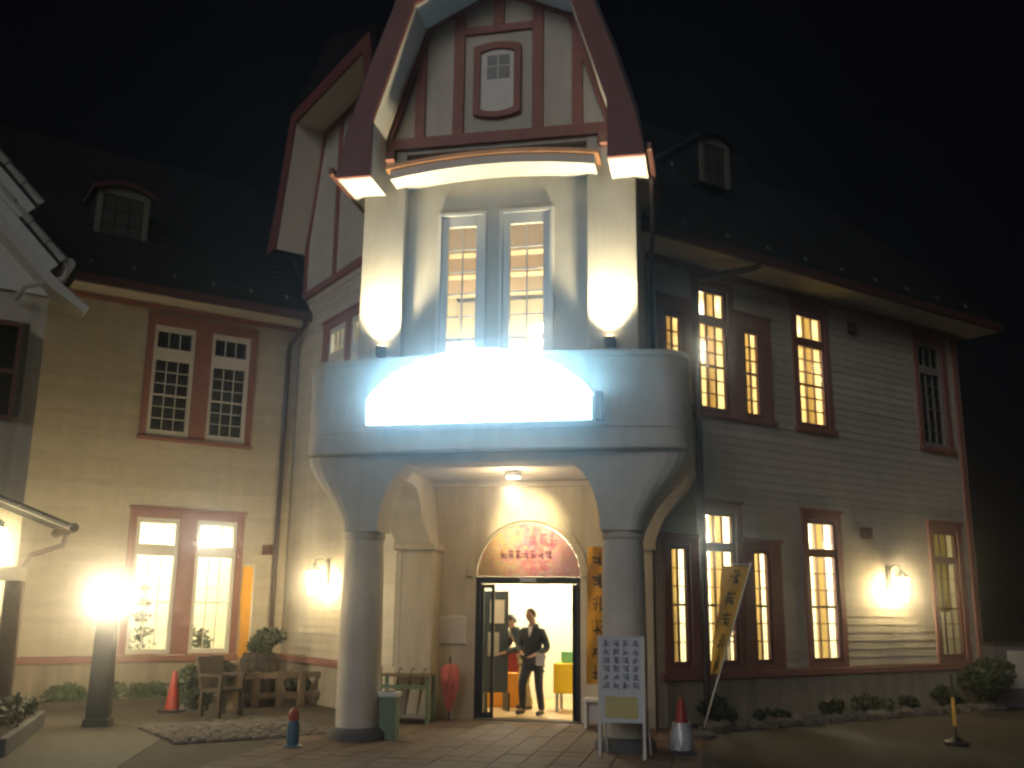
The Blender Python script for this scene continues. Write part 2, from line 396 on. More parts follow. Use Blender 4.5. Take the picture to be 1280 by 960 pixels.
# ---- left wing
ML = RF(-8.1)
hL = [(-2.94, -.74, .80, 3.50), (-2.94, -.74, 4.85, 7.31)]
wL = backing(ML, -5.2, .2, 0, 7.6, hL, .001, .18, 'left_wing_wall', CREAM)
siding(ML, -5.2, .17, .82, 7.48, hL, wL)
MB(ML).box(-5.2, .17, -.03, 0, 0, .68).build('base_wall', BASEW, B)
MB(ML).box(-5.2, .19, -.10, .0, .69, .81).build('belt_course', TRIM, B, bev=.01)
MB(ML).box(-4.5, .16, -.06, .0, 7.44, 7.55).build('frieze_board', TRIM, B)
for zb, low, tr in ((.86, (.92, 2.64), (2.85, 3.25)), (4.95, (5.05, 6.445), (6.69, 7.025))):
    zt = tr[1]+(.1 if zb < 2 else .12)
    for a0, a1 in ((-2.81, -2.0), (-1.67, -.87)):
        secs = [(low[0], low[1], 3, 1)] if False else [(low[0], low[1], 3, 6), (tr[0], tr[1], 3, 1)]
        window(ML, a0, a1, zb-.03, zt, secs, pad=.075, gm=GLASS, bar=.016 if zb > 2 else .012)
surround(ML, -2.94, -.74, .815, 3.50, [(-2.81, -2.0), (-1.67, -.87)], .83, 3.35, False)
surround(ML, -2.94, -.74, 4.90, 7.31, [(-2.81, -2.0), (-1.67, -.87)], 4.92, 7.145, True)
MB(ML).box(-4.45, .5, -.60, .0, 7.56, 7.60).build('eave_soffit', SOFFIT, B)
MB(ML).box(-4.45, .55, -.68, -.605, 7.56, 7.74).build('gutter', GUTTER, B, bev=.02)
P = [(-.62, 7.61)]+stepped((-.62, 7.74), (4.2, 12.4), 24)+[(6, 12.4), (6, 7.61)]
MB(ML).prismx(P, -7.5, .3).build('roof', ROOF, B)
for i in range(6):
    u = -4.15+i*.78
    MB(ML).prismx([(-.32, 8.02), (-.27, 8.15), (-.23, 8.15), (-.25, 8.08)], u-.025, u+.025).build('snow_guard', STEEL, B)
dormer(ML, -4.0, -2.97, .80, 9.03, 10.0, 2.2, GUTTER)

# ---- gable side (faces front-left), local x = -v
MG = LF(-.2)
hG = [(-6.72, -4.6, 4.9, 7.30)]
wG = backing(MG, -8.05, -3.0, 0, 8.2, hG, .001, .18, 'gable_side_wall', CREAM)
siding(MG, -8.02, -3.15, .82, 8.12, hG, wG)
MB(MG).box(-8.0, -3.6, -.03, 0, 0, .68).build('base_wall', BASEW, B)
MB(MG).box(-8.0, -3.55, -.10, .0, .69, .80).build('belt_course', TRIM, B, bev=.01)
MB(MG).box(-8.0, -2.4, -.075, .0, 8.13, 8.26).build('belt_course', TRIM, B)
MB(MG).prism([(-8.1, 8.2), (-8.05, 9.2), (-7.3, 11.85), (-3.9, 11.85), (-3.1, 8.2)], .0, .2).build('gable_wall', STUCCO, B)
for a, b_, w in (((-7.93, 8.26), (-7.93, 9.55), .1), ((-6.38, 8.26), (-6.38, 11.8), .12), ((-4.9, 8.26), (-4.9, 11.8), .12), ((-8.0, 9.2), (-7.29, 11.76), .12), ((-7.35, 11.76), (-3.9, 11.76), .12)):
    MB(MG).bar(a, b_, w, -.05, -.002).build('timber', TIMBER, B)
for a0, a1 in ((-6.42, -5.62), (-5.36, -4.72)):
    window(MG, a0, a1, 4.97, 7.14, [(5.05, 6.45, 3, 6), (6.62, 7.03, 3, 1)], fm=WHITE)
surround(MG, -6.72, -4.6, 4.95, 7.30, [(-6.42, -5.62), (-5.36, -4.72)], 4.97, 7.14)
line = [(-8.02, 9.2), (-7.27, 11.82), (-3.9, 11.82), (-3.15, 9.2)]
o_ = offset(line, .07); MB(MG).prism(line+o_[::-1], -.68, .0).build('rake_soffit', SOFFIT, B)
o2 = [(-8.5, 9.2), (-8.04, 10.3), (-7.5, 12.1), (-3.67, 12.1), (-2.9, 9.2)]
MB(MG).prism([line[0], line[1], line[2], line[3]]+o2[::-1], -.74, -.685).build('bargeboard', FASCIA, B)
o1 = offset(line, .075)
MB(MG).prism([(p[0], p[1]) for p in o1]+[(-2.7, 9.3), (-3.5, 12.2), (-5.58, 13.0), (-7.6, 12.2), (-8.09, 10.4), (-8.55, 9.3)], -.70, 9).build('roof', ROOF, B)

# ---- porch: chamfered corner wall with the arched entrance
hx0, hx1 = -.83, .83
mb = MB()
arc = [(.86*math.cos(math.pi*t/16), 2.25+.86*math.sin(math.pi*t/16)) for t in range(17)]
mb.prism([(2.1, 0), (2.1, 3.84), (-2.1, 3.84), (-2.1, 0), (-.86, 0)]+arc[::-1]+[(.86, 0)], 2.77, 2.98)
mb.build('entrance_wall', CREAM, B)
mb = MB()
ro = [(.90, .0)]+[(.90*math.cos(math.pi*t/20), 2.25+.90*math.sin(math.pi*t/20)) for t in range(21)]+[(-.90, .0)]
ri = [(.99, .0)]+[(.99*math.cos(math.pi*t/20), 2.25+.99*math.sin(math.pi*t/20)) for t in range(21)]+[(-.99, .0)]
mb.prism(ro[1:-1]+ri[1:-1][::-1], 2.72, 2.775); mb.build('arch_moulding', CREAM, B)
MB().box(-2.05, 2.05, 2.66, 2.768, 3.70, 3.78).build('ceiling_moulding', CREAM, B)
MB().box(-1.75, 1.75, .2, 2.75, 3.80, 3.88).build('porch_ceiling', SOFFIT, B)
# columns
for sx in (-1, 1):
    c = MB().lathe([(.285, .16), (.29, .3), (.293, 1.2), (.278, 2.2), (.262, 2.64), (.275, 2.65), (.285, 2.68), (.285, 2.745)], sx*1.8, 0, 32).build('column', STUCCO, B, smooth=True)
    MB().lathe([(.39, .0), (.39, .10), (.35, .15), (.30, .175)], sx*1.8, 0, 32).build('column_base', STONE, c, smooth=True)
def coveX(z): t = min(1, max(0, (z-2.75)/1.05)); return 2.085+.615*t*t*(3-2*t)**.9
cl = [(coveX(2.75+1.05*t/10), 2.75+1.05*t/10) for t in range(11)]
opn = [(1.53, 2.75), (1.525, 2.9), (1.50, 3.06), (1.45, 3.23), (1.375, 3.40), (1.28, 3.54), (1.19, 3.63), (1.10, 3.68)]
poly = cl+[(-x, z) for x, z in cl[::-1]]+[(-x, z) for x, z in opn]+opn[::-1]
def ends(k): return [(x*(1-(1-k)*max(0, abs(x)-1.55)/1.15) if abs(x) > 1.56 else x, z) for x, z in poly]
MB().loft([[(x, y, z) for x, z in ends(k)] for y, k in ((-.30, .84), (-.275, .90), (-.22, .95), (-.13, .985), (.0, 1.0), (.24, 1.0))]).build('porch_arch', STUCCO, B)
for sx in (-1, 1):
    rings = []
    for y, zb in ((.245, 2.78), (.4, 3.0), (.6, 3.3), (.8, 3.52), (1.0, 3.62), (1.5, 3.64), (1.8, 3.58), (2.0, 3.4), (2.15, 3.12), (2.25, 2.76), (2.76, 2.76)):
        r = [(1.5 if y > 2.2 else 1.62, zb)]+[(coveX(zb+(3.8-zb)*t/6), zb+(3.8-zb)*t/6) for t in range(7)]+[(1.62, 3.8)]
        rings.append([(sx*x, y, z) for x, z in r])
    MB().loft(rings).build('porch_side_arch', STUCCO, B)
    p0 = 1.45
    pl = MB().box(*sorted((sx*p0, sx*2.05)), 2.27, 2.765, 0, 2.64).build('pilaster', CREAM, B, bev=.01)
    MB().box(*sorted((sx*(p0-.05), sx*2.12)), 2.21, 2.76, 2.641, 2.755).build('capital', CREAM, pl, bev=.02)
# ---- balcony
def bal(off, yback=2.9):
    P = [(-2.7+off, yback)]
    for t in range(7): a = math.pi+math.pi/2*t/6; P.append((-2.35+.35*math.cos(a)+off*(1-t/6), .05+.40*math.sin(a)+off*t/6))
    for t in range(1, 12): x = -2.35+4.7*t/12; P.append((x, -.35-.17*(1-(x/2.35)**2)+off))
    Q = [(-x, y) for x, y in P[:8]][::-1]
    return P+Q
def ring_wall(o0, o1, z0, z1):
    A, Bq = bal(o0), bal(o1)
    mb = MB(); n = len(A)
    mb.loft([[(A[i][0], A[i][1], z0), (A[i][0], A[i][1], z1), (Bq[i][0], Bq[i][1], z1), (Bq[i][0], Bq[i][1], z0)] for i in range(n)])
    return mb
bl = ring_wall(0, .16, 3.805, 5.06).build('balcony_parapet', STUCCO, B, smooth=True)
ring_wall(-.035, .19, 5.061, 5.14).build('coping', STUCCO, bl, smooth=True)
ring_wall(-.03, .0, 3.82, 3.87).build('moulding', STUCCO, bl, smooth=True)
ring_wall(-.018, .0, 4.10, 4.125).build('moulding', STUCCO, bl, smooth=True)
MB().prismz(bal(.05), 3.81, 3.93).build('balcony_floor', CONC, B)
# ---- tower
X0 = -.04
MB().box(-2.12, -1.46, .2, .5, 3.93, 8.62).build('tower_pilaster', STUCCO, B, bev=.012)
MB().box(1.32, 2.04, .2, .5, 3.93, 8.62).build('tower_pilaster', STUCCO, B, bev=.012)
MB().box(-2.115, -1.98, .5, 2.9, 3.93, 8.4).build('tower_side_wall', STUCCO, B)
MB().box(1.90, 2.035, .5, 2.9, 3.93, 8.4).build('tower_side_wall', STUCCO, B)
hT = [(-.91, -.26, 3.95, 7.53), (.04, .76, 3.95, 7.53)]
wt = backing(TF, -1.459, 1.319, 3.93, 8.6, hT, .34, .5, 'tower_bay_wall', STUCCO)
for a0, a1 in ((-.91, -.26), (.04, .76)):
    window(TF, a0+.005, a1-.005, 3.95, 7.525, [(4.2, 7.36, 2, 9)], y=.365, pad=.105, fm=WHITE)
    MB().box(a0-.05, a0+.002, .30, .339, 3.95, 7.58).box(a1-.002, a1+.05, .30, .339, 3.95, 7.58).box(a0+.003, a1-.003, .303, .339, 7.531, 7.58).build('window_surround', WHITE, B)
# cornice over the bay
N = 16
def arcs(zoff, x0=-1.60, x1=1.48): return [(x0+(x1-x0)*t/N, zoff+.13*(1-((t/N-.5)*2)**2)) for t in range(N+1)]
MB().prism(arcs(7.99)+arcs(8.13)[::-1], -.16, .338).build('cornice', SOFFIT, B)
MB().prism(arcs(8.131, -1.66, 1.54)+arcs(8.19, -1.66, 1.54)[::-1], -.21, .338).build('cornice_capping', COPPER, B)
# gable wall with timbers
MB().prism([(-1.82, 8.55), (1.74, 8.55), (1.74, 8.9), (1.10, 10.75), (X0, 11.3), (-1.18, 10.75), (-1.82, 8.9)], .21, .5).build('tower_gable_wall', STUCCO, B)
def tim(a, b_, w, d=.045): MB().bar(a, b_, w, .21-d, .209).build('timber', TIMBER, B, bev=.006)
tim((-1.83, 8.71), (1.73, 8.71), .18, .07)
tim((-1.27, 8.80), (-1.27, 10.52), .16); tim((1.19, 8.80), (1.19, 10.48), .16)
tim((-.66, 8.80), (-.66, 10.95), .17); tim((.58, 8.80), (.58, 10.95), .17)
tim((-.575, 10.55), (.495, 10.56), .13); tim((-.04, 10.625), (-.04, 11.2), .17)
tim((-1.76, 8.80), (-1.16, 10.68), .13, .06); tim((1.68, 8.80), (1.08, 10.68), .13, .06)
tim((-1.20, 10.68), (X0, 11.22), .13, .055); tim((1.12, 10.68), (X0+.01, 11.22), .13, .055)
for x0, x1 in ((-1.83, -1.63), (1.49, 1.72)):
    MB().box(x0, x1, .10, .199, 8.44, 8.615).build('pilaster_cap', TRIM, B, bev=.02)
# attic window
hw = MB()
def arch_ring(x0, x1, z0, z1, r, k=10):
    return [(x0+(x1-x0)*t/k, z1+r*(1-((t/k-.5)*2)**2)) for t in range(k+1)]+[(x1-(x1-x0)*t/k, z0-r*(1-((t/k-.5)*2)**2)) for t in range(k+1)]
O_, I_ = arch_ring(-.42, .32, 9.10, 10.23, .07), arch_ring(-.315, .215, 9.18, 10.13, .06)
n = len(O_)
hw.loft([[(p[0], .13, p[1]) for p in O_], [(p[0], .209, p[1]) for p in O_], [(p[0], .209, p[1]) for p in I_], [(p[0], .13, p[1]) for p in I_], [(p[0], .13, p[1]) for p in O_]], cap=False)
hw.build('window_surround', TIMBER, B)
aw = MB().prism(arch_ring(-.315, .215, 9.18, 10.13, .06), .17, .208).build('attic_shutter', WHITE, B)
for i in range(2):
    for k in range(2):
        inst('pane', pane_mesh(NIGHTG), Matrix.Translation((-.125+i*.18, .163, 9.785+k*.205)) @ Matrix.Diagonal((.16, 1, .185, 1)), aw)
MB().box(-.046, -.024, .150, .1695, 9.69, 10.09).box(-.21, -.047, .153, .1695, 9.879, 9.899).box(-.023, .14, .153, .1695, 9.879, 9.899).build('glazing_bars', WHITE, aw)
MB().box(-.21, .14, .1665, .1697, 9.69, 10.085).build('dark_glazing', DARKROOM, aw)
# tower roof
def sym(P): return P+[(2*X0-x, z) for x, z in P[::-1]]
inn = [(-1.78, 7.90), (-1.78, 8.78), (-1.20, 10.66)]
full = sym(inn+[(X0, 11.24)])[:7]; full = inn+[(X0, 11.24)]+[(2*X0-x, z) for x, z in inn[::-1]]
out = [(-2.31, 7.90), (-2.17, 8.6), (-1.88, 9.6), (-1.52, 10.62), (-1.40, 11.05), (X0, 11.75)]
outf = out+[(2*X0-x, z) for x, z in out[:-1][::-1]]
MB().prism(full+outf[::-1], -.54, -.47).build('bargeboard', FASCIA, B)
so = offset(full, .06)
MB().prism(full+so[::-1], -.468, .209).build('rake_soffit', SOFFIT, B)
MB().box(-2.30, -1.841, -.468, .199, 7.905, 7.97).build('eave_soffit', SOFFIT, B)
MB().box(2*X0+1.841, 2*X0+2.30, -.468, .199, 7.905, 7.97).build('eave_soffit', SOFFIT, B)
MB().box(-2.30, -2.125, .2, 3.2, 7.905, 7.97).build('eave_soffit', SOFFIT, B)
MB().box(2.045, 2*X0+2.30, .2, 3.2, 7.905, 7.97).build('eave_soffit', SOFFIT, B)
so2 = offset(full, .062)
o3 = [(-2.38, 7.93), (-2.22, 8.62), (-1.93, 9.62), (-1.57, 10.64), (-1.45, 11.09), (X0, 11.8)]
o3 = o3+[(2*X0-x, z) for x, z in o3[:-1][::-1]]
MB().prism([so2[1]]+so2[2:-2]+[so2[-2]]+[(2*X0+2.31, 8.0)]+o3[::-1][1:-1]+[(-2.31, 8.0)], -.465, 5.5).build('roof', ROOF, B)
for sx in (-1, 1):
    MB().box(*sorted((X0+sx*2.29, X0+sx*2.37)), -.60, 3.0, 7.93, 8.05).build('gutter', GUTTER, B, bev=.02)
# ---- downpipes
def pipe(P, r=.05): return MB().tube(P, r, 10).build('downpipe', PIPE, B, smooth=True)
q = lambda u, d, z: wpt(MR, u, d, z)
pipe([q(5.0, -.72, 7.48), q(4.9, -.68, 7.42), q(4.12, -.10, 7.22), q(4.06, -.10, 7.05), q(4.06, -.10, .15)], .055)
q = lambda u, d, z: wpt(ML, u, d, z)
pipe([q(.05, -.60, 7.6), q(.05, -.58, 7.45), q(-.06, -.12, 7.1), q(-.08, -.12, 6.9), q(-.08, -.12, .1)], .05)
q2 = wpt(MR, 2.35, -.05, 7.4)
MB().tube([(2.26, .3, 7.9), (2.26, .5, 7.3), (2.15, 1.6, 7.0), (2.12, 2.2, 6.6), (2.12, 2.25, 5.1)], .04, 8).build('downpipe', PIPE, B, smooth=True)
# ---- small wall fittings
def wallbox(M, a, z, w, h, d, m, nm): return MB(M).box(a-w/2, a+w/2, -d, -.03, z-h/2, z+h/2).build(nm, m, B, bev=.01)
wallbox(MR, 8.2, 7.06, .16, .2, .14, GUTTER, 'wall_vent'); wallbox(ML, -.24, 2.83, .2, .2, .1, GUTTER, 'wall_vent')
wallbox(MR, 8.2, 3.15, .2, .2, .16, GUTTER, 'wall_vent')

# ------------------------------------------------------------------ lit rooms behind the windows
def room(plan, z0, z1, m, lamps=(), color=(1, 1, 1), panels=True):
    """plan: world x,y outline; the edge from the last point back to the first is the open window side"""
    n = len(plan); P = [(x, y, z0) for x, y in plan]+[(x, y, z1) for x, y in plan]
    o = MB().pts(P, [tuple(range(n)), tuple(range(2*n-1, n-1, -1))]+[(i, i+1, n+i+1, n+i) for i in range(n-1)]).build('interior_room', m, B)
    for x, y, z, pw in lamps:
        light('room_lamp', 'POINT', (x, y, z), pw, color, parent=B, shadow_soft_size=.18)
        if panels: MB().lathe([(.02, z1-.12), (.22, z1-.10), (.24, z1-.03), (.02, z1-.01)], x, y, 16).build('ceiling_light', ROOML, o)
    return o
def xy(M, u, d): p = M @ Vector((u, d, 0)); return (p.x, p.y)
def LR(u, d, z, pw): return (*xy(MR, u, d), z, pw)
planR = [xy(MR, 9.6, .19), xy(MR, 9.6, 3.2), (2.02, 6.7), (2.02, 2.62), xy(MR, 3.25, .19)]
planE = [xy(MR, 11.55, .19), xy(MR, 11.55, 2.4), xy(MR, 9.75, 2.4), xy(MR, 9.75, .19)]
planL = [xy(ML, .1, .19), xy(ML, .1, 2.8), xy(ML, -4.6, 2.8), xy(ML, -4.6, .19)]
r1 = room(planR, .10, 3.75, ROOMW, [LR(5.6, 1.3, 2.9, 380), LR(8.2, 1.6, 2.9, 500)], (1, .92, .68))
r2 = room(planR, 4.0, 7.36, ROOMY, [LR(5.6, 1.3, 6.5, 130), LR(8.2, 1.6, 6.5, 180)], (1, .86, .58))
r3 = room(planE, .10, 3.75, ROOMW, [LR(10.6, 1.2, 2.6, 16)], (1, .85, .45))
r4 = room(planE, 4.0, 7.36, DARKROOM)
r5 = room(planL, .10, 3.75, ROOMW, [(*xy(ML, -3.2, 1.5), 2.9, 260), (*xy(ML, -1, 1.5), 2.9, 260)], (1, .93, .70))
r6 = room(planL, 4.3, 7.4, DARKROOM)
r7 = room([xy(MG, -4.6, .19), xy(MG, -4.6, 1.3), xy(MG, -8.0, 1.3), xy(MG, -8.0, .19)], 4.3, 7.3, ROOMW, [(*xy(MG, -5.9, .8), 6.9, 26)], (1, .85, .5))
r8 = room([(1.7, .55), (1.7, 4.6), (-1.75, 4.6), (-1.75, .55)], 3.95, 7.75, ROOMY)
for y, z in ((1.3, 7.3), (2.2, 7.25), (3.2, 7.25)): MB().box(-1.74, 1.69, y, y+.22, z, 7.74).build('ceiling_beam', BEAM, r8)
light('room_lamp', 'POINT', (.3, 2.4, 6.2), 110, (1, .84, .5), parent=B, shadow_soft_size=.15)
light('room_lamp', 'POINT', (-.6, 2.7, 5.2), 320, (1, .9, .62), parent=B, shadow_soft_size=.2)
for x, y, z in ((.35, 2.7, 6.85), (.22, 2.9, 6.5)):
    MB().lathe([(.01, z-.05), (.05, z-.02), (.05, z+.02), (.01, z+.05)], x, y, 12).build('pendant_lamp', ROOML, r8)
# curtains at the side of some windows
def curtain(M, a0, a1, z0, z1, y=.3, m=CURT):
    k = max(6, int((a1-a0)/.05)); A = []
    for i in range(k+1): A.append((a0+(a1-a0)*i/k, y+.025*math.sin(i*1.9)))
    mb = MB(M); mb.loft([[(x, yy, z0) for x, yy in A]+[(x, yy+.01, z0) for x, yy in A[::-1]], [(x, yy, z1) for x, yy in A]+[(x, yy+.01, z1) for x, yy in A[::-1]]])
    return mb
for a0, a1, z0, z1 in ((4.66, 4.90, 5.0, 7.2), (5.55, 5.72, 5.0, 6.6), (7.2, 7.45, 5.0, 7.2), (3.68, 3.9, 5.0, 6.6)): curtain(MR, a0, a1, z0, z1).build('curtain', CURT, B)
for a0, a1 in ((4.62, 4.9), (7.18, 7.45), (5.55, 5.72), (3.68, 3.88)): curtain(MR, a0, a1, .9, 3.35).build('curtain', CURT, B)
curtain(MR, 10.28, 11.1, 1.75, 3.4, .22, BLIND).build('roller_blind', BLIND, B)
# things seen through the windows
def leaves(mb, c, rad, n, size, zs=1.0, rnd=random):
    for _ in range(n):
        while True:
            p = Vector((rnd.uniform(-1, 1), rnd.uniform(-1, 1), rnd.uniform(-1, 1)))
            if p.length < 1: break
        p = Vector((c[0]+p.x*rad, c[1]+p.y*rad, c[2]+p.z*rad*zs))
        a = Vector((rnd.gauss(0, 1), rnd.gauss(0, 1), rnd.gauss(0, 1))).normalized(); b = a.orthogonal().normalized(); sz = size*rnd.uniform(.6, 1.3)
        mb.pts([p-b*sz*.28, p+a*sz*.5, p+b*sz*.28+a*.1*sz, p-a*sz*.5], [(0, 1, 2, 3)])
def pot_plant(M, a, y, z, h, r, label, group=None, m=LEAFD, cone=True):
    loc = wpt(M, a, y, z); t = thing('potted_plant', label, 'plant', loc, 0, group)
    MB().lathe([(.09, 0), (.13, .22), (.14, .24), (.12, .24)], 0, 0, 14).build('pot', STONE, t)
    MB().tube([(0, 0, .2), (.02, 0, h*.5), (0, .01, h*.95)], [.018, .014, .006], 6).build('stem', DWOOD, t)
    mb = MB()
    for k in range(7):
        f = k/6; leaves(mb, (random.uniform(-.04, .04), random.uniform(-.04, .04), .3+f*(h-.35)), r*(1-.8*f if cone else 1-.3*abs(f-.5)), 70, .1, .5)
    mb.build('leaves', m, t); return t
pot_plant(ML, -2.36, .75, .10, 2.0, .42, 'dark leafy indoor plant seen through the lower left bright window')
pot_plant(ML, -1.2, .9, .10, 1.15, .30, 'low green indoor plant seen behind the lower right pane by the orange banner', cone=False)
def shelf(M, a0, a1, y0, y1, z0, z1, label, nsh=3, items=True):
    t = thing('display_shelf', label, 'shelf', wpt(M, (a0+a1)/2, (y0+y1)/2, z0), math.atan2(M[1][0], M[0][0])); w, d, h = a1-a0, y1-y0, z1-z0
    MB().box(-w/2, -w/2+.03, -d/2, d/2, 0, h).box(w/2-.03, w/2, -d/2, d/2, 0, h).build('side_panel', GREYC, t)
    for k in range(nsh+1): MB().box(-w/2+.031, w/2-.031, -d/2, d/2, h*k/nsh-(.03 if k else 0), h*k/nsh+(0 if k else .03)).build('shelf_board', GREYC, t)
    return t
shelf(MR, 3.25, 4.0, .45, .8, .10, 1.75, 'grey shelf inside the narrow window beside the entrance porch', 4)
shelf(MR, 5.15, 5.8, .45, .8, .10, 1.75, 'grey shelf inside the narrow window right of the yellow banner', 4)
shelf(MR, 10.2, 11.1, .45, .8, .10, 1.70, 'grey shelf inside the far right ground floor window', 3)
t = thing('lit_poster', 'glowing blue white poster panel inside the ground floor window left of wall lantern', 'poster', wpt(MR, 6.93, .5, .10), R_(45))
MB().box(-.24, .24, -.03, .03, .85, 1.75).build('panel_frame', STEEL, t); MB().box(-.21, .21, -.036, -.031, .88, 1.72).build('panel_face', SCREEN, t); MB().box(-.03, .03, -.03, .03, 0, .849).build('stand', STEEL, t)
MB().box(-.2, .2, -.15, .15, 0.0, .03).build('foot', STEEL, t)

# ------------------------------------------------------------------ entrance hall
hall = struct(MB().pts([(-1.95, 2.98, .03), (1.95, 2.98, .03), (1.95, 6.7, .03), (-1.95, 6.7, .03)], [(0, 1, 2, 3)]).build('hall_floor', FLOORW))
hall.parent = B
room([(1.95, 2.99), (1.95, 6.7), (-1.95, 6.7), (-1.95, 2.99)], .02, 3.5, ROOMW, [(-.6, 5.6, 3.0, 330), (.7, 5.0, 3.0, 330)], (1, .95, .72))
# door set
dr = thing('entrance_door', 'dark framed glass entrance doors standing open under arched pink poster', 'door', (0, 2.8, 0))
f = MB(); f.box(-.858, -.79, -.02, .12, 0, 2.13).box(.79, .858, -.02, .12, 0, 2.13).box(-.858, .858, -.03, .13, 2.131, 2.24); f.build('door_frame', BLACK, dr, bev=.008)
MB().box(-.12, .14, -.06, -.031, 2.16, 2.22).build('door_sensor', STEEL, dr)
for x0, x1 in ((-.785, -.56), (.72, .786)):
    lf = MB().box(x0, x0+.05, .03, .08, .03, 2.12).box(x1-.05, x1, .03, .08, .03, 2.12).box(x0+.05, x1-.05, .03, .08, 2.06, 2.12).box(x0+.05, x1-.05, .03, .08, .03, .12).build('door_leaf', BLACK, dr)
    MB().box(x0+.05, x1-.05, .05, .056, .12, 2.06).build('pane', GLASS, lf)
MB().box(-.86, .86, -.12, .12, .0, .03).build('door_sill', CONC, dr)
def print_mat():
    m = bpy.data.materials.new('poster_print'); m.use_nodes = True; n = m.node_tree.nodes; l = m.node_tree.links; b = n['Principled BSDF']; b.inputs['Roughness'].default_value = .6
    tc = n.new('ShaderNodeTexCoord'); sp = n.new('ShaderNodeSeparateXYZ'); l.new(tc.outputs['Object'], sp.inputs[0])
    no = n.new('ShaderNodeTexNoise'); no.inputs['Scale'].default_value = 9; no.inputs['Detail'].default_value = 5; l.new(tc.outputs['Object'], no.inputs['Vector'])
    vo = n.new('ShaderNodeTexVoronoi'); vo.inputs['Scale'].default_value = 16; l.new(tc.outputs['Object'], vo.inputs['Vector'])
    ad = n.new('ShaderNodeMath'); ad.operation = 'MULTIPLY_ADD'; ad.inputs[1].default_value = .55; ad.inputs[2].default_value = .19; l.new(sp.outputs[0], ad.inputs[0])
    a2 = n.new('ShaderNodeMath'); a2.operation = 'ADD'; l.new(ad.outputs[0], a2.inputs[0]); l.new(no.outputs['Fac'], a2.inputs[1])
    rp = n.new('ShaderNodeValToRGB'); e = rp.color_ramp.elements; e[0].position = .42; e[0].color = (.62, .42, .22, 1); e[1].position = .78; e[1].color = (.58, .16, .23, 1)
    x = e.new(.58); x.color = (.60, .36, .32, 1); x = e.new(.9); x.color = (.62, .36, .37, 1)
    l.new(a2.outputs[0], rp.inputs[0])
    mx = n.new('ShaderNodeMix'); mx.data_type = 'RGBA'; mx.blend_type = 'SOFT_LIGHT'; mx.inputs[0].default_value = .3; l.new(rp.outputs[0], mx.inputs[6]); l.new(vo.outputs['Color'], mx.inputs[7])
    l.new(mx.outputs[2], b.inputs['Base Color']); return m
po = MB().prism([(.85*math.cos(math.pi*t/20), .85*math.sin(math.pi*t/20)) for t in range(21)], 0, .02).build('arched_poster', print_mat())
po.location = (0, 2.82, 2.245); tag(po, 'half round pink and yellow poster with dark lettering above the entrance', 'poster')
def glyph(mb, cx, cz, w, h, y0, y1, rnd):
    """dense brush marks of an unreadable character"""
    for k in range(rnd.randint(2, 3)):
        z = cz+h*(-.38+.76*(k+.5)/3)+rnd.uniform(-.04, .04)*h; mb.bar((cx-w*rnd.uniform(.3, .48), z), (cx+w*rnd.uniform(.3, .48), z+rnd.uniform(-.05, .08)*h), h*.10, y0, y1)
    for k in range(rnd.randint(1, 2)):
        x = cx+w*rnd.uniform(-.3, .3); mb.bar((x, cz+h*.45), (x+rnd.uniform(-.15, .15)*w, cz-h*.45), w*.11, y0+.0004, y1+.0004)
    mb.bar((cx-w*.05, cz), (cx+w*rnd.choice((-.42, .42)), cz-h*.45), w*.11, y0+.0008, y1+.0008)
rnd = random.Random(3)
PLUM = mat('plum_ink', (.16, .045, .08), .7, .2); CRIM = mat('crimson_ink', (.52, .10, .17), .7, .2)
for i in range(7): mb = MB(); glyph(mb, -.42+i*.125, .36, .125, .17, -.006, -.001, rnd); mb.build('character', PLUM, po)
for i in range(3): mb = MB(); glyph(mb, .08+i*.17, .58+.03*(i % 2), .15, .2, -.006, -.001, rnd); mb.build('character', CRIM, po)
# hall contents
tag(MB().box(-1.3, -.40, 4.6, 5.0, .03, .62).build('counter', ORANGEP, bev=.02), 'orange low counter on the left inside the entrance', 'counter')
t = thing('table', 'table under a bright yellow cloth inside the entrance on the right', 'table', (.63, 4.4, .03))
MB().box(-.42, .42, -.3, .3, .30, .80).build('tablecloth', YELLP, t, bev=.02)
for x in (-.36, .36):
    for y in (-.25, .25): MB().box(x-.025, x+.025, y-.025, y+.025, 0, .299).build('leg', STEEL, t)
tag(MB().box(.32, .98, 4.25, 4.55, .832, 1.02).build('green_box', GREENPL, bev=.015), 'long green box lying on the yellow table', 'box')
t = thing('poster_display', 'dark display board with posters inside the entrance on the left', 'display', (-.78, 4.0, .03), .5)
MB().box(-.22, .22, -.02, .02, .3, 2.0).build('board', NAVY, t)
for x in (-.2, .2): MB().box(x-.02, x+.02, -.15, .15, 0, .299).build('leg', BLACK, t)
MB().box(-.12, .14, -.03, -.021, 1.45, 1.85).build('poster', PAPER, t); MB().box(-.15, .05, -.03, -.021, .9, 1.3).build('poster', GREYC, t)
tag(MB().box(-.72, -.45, 4.55, 4.59, .63, 1.05).build('leaflet_holder', REDP), 'red leaflet holder standing on the orange counter', 'holder')
MB().box(.55, .62, 6.5, 6.68, .03, 3.3).build('hall_post', GREYC, B)

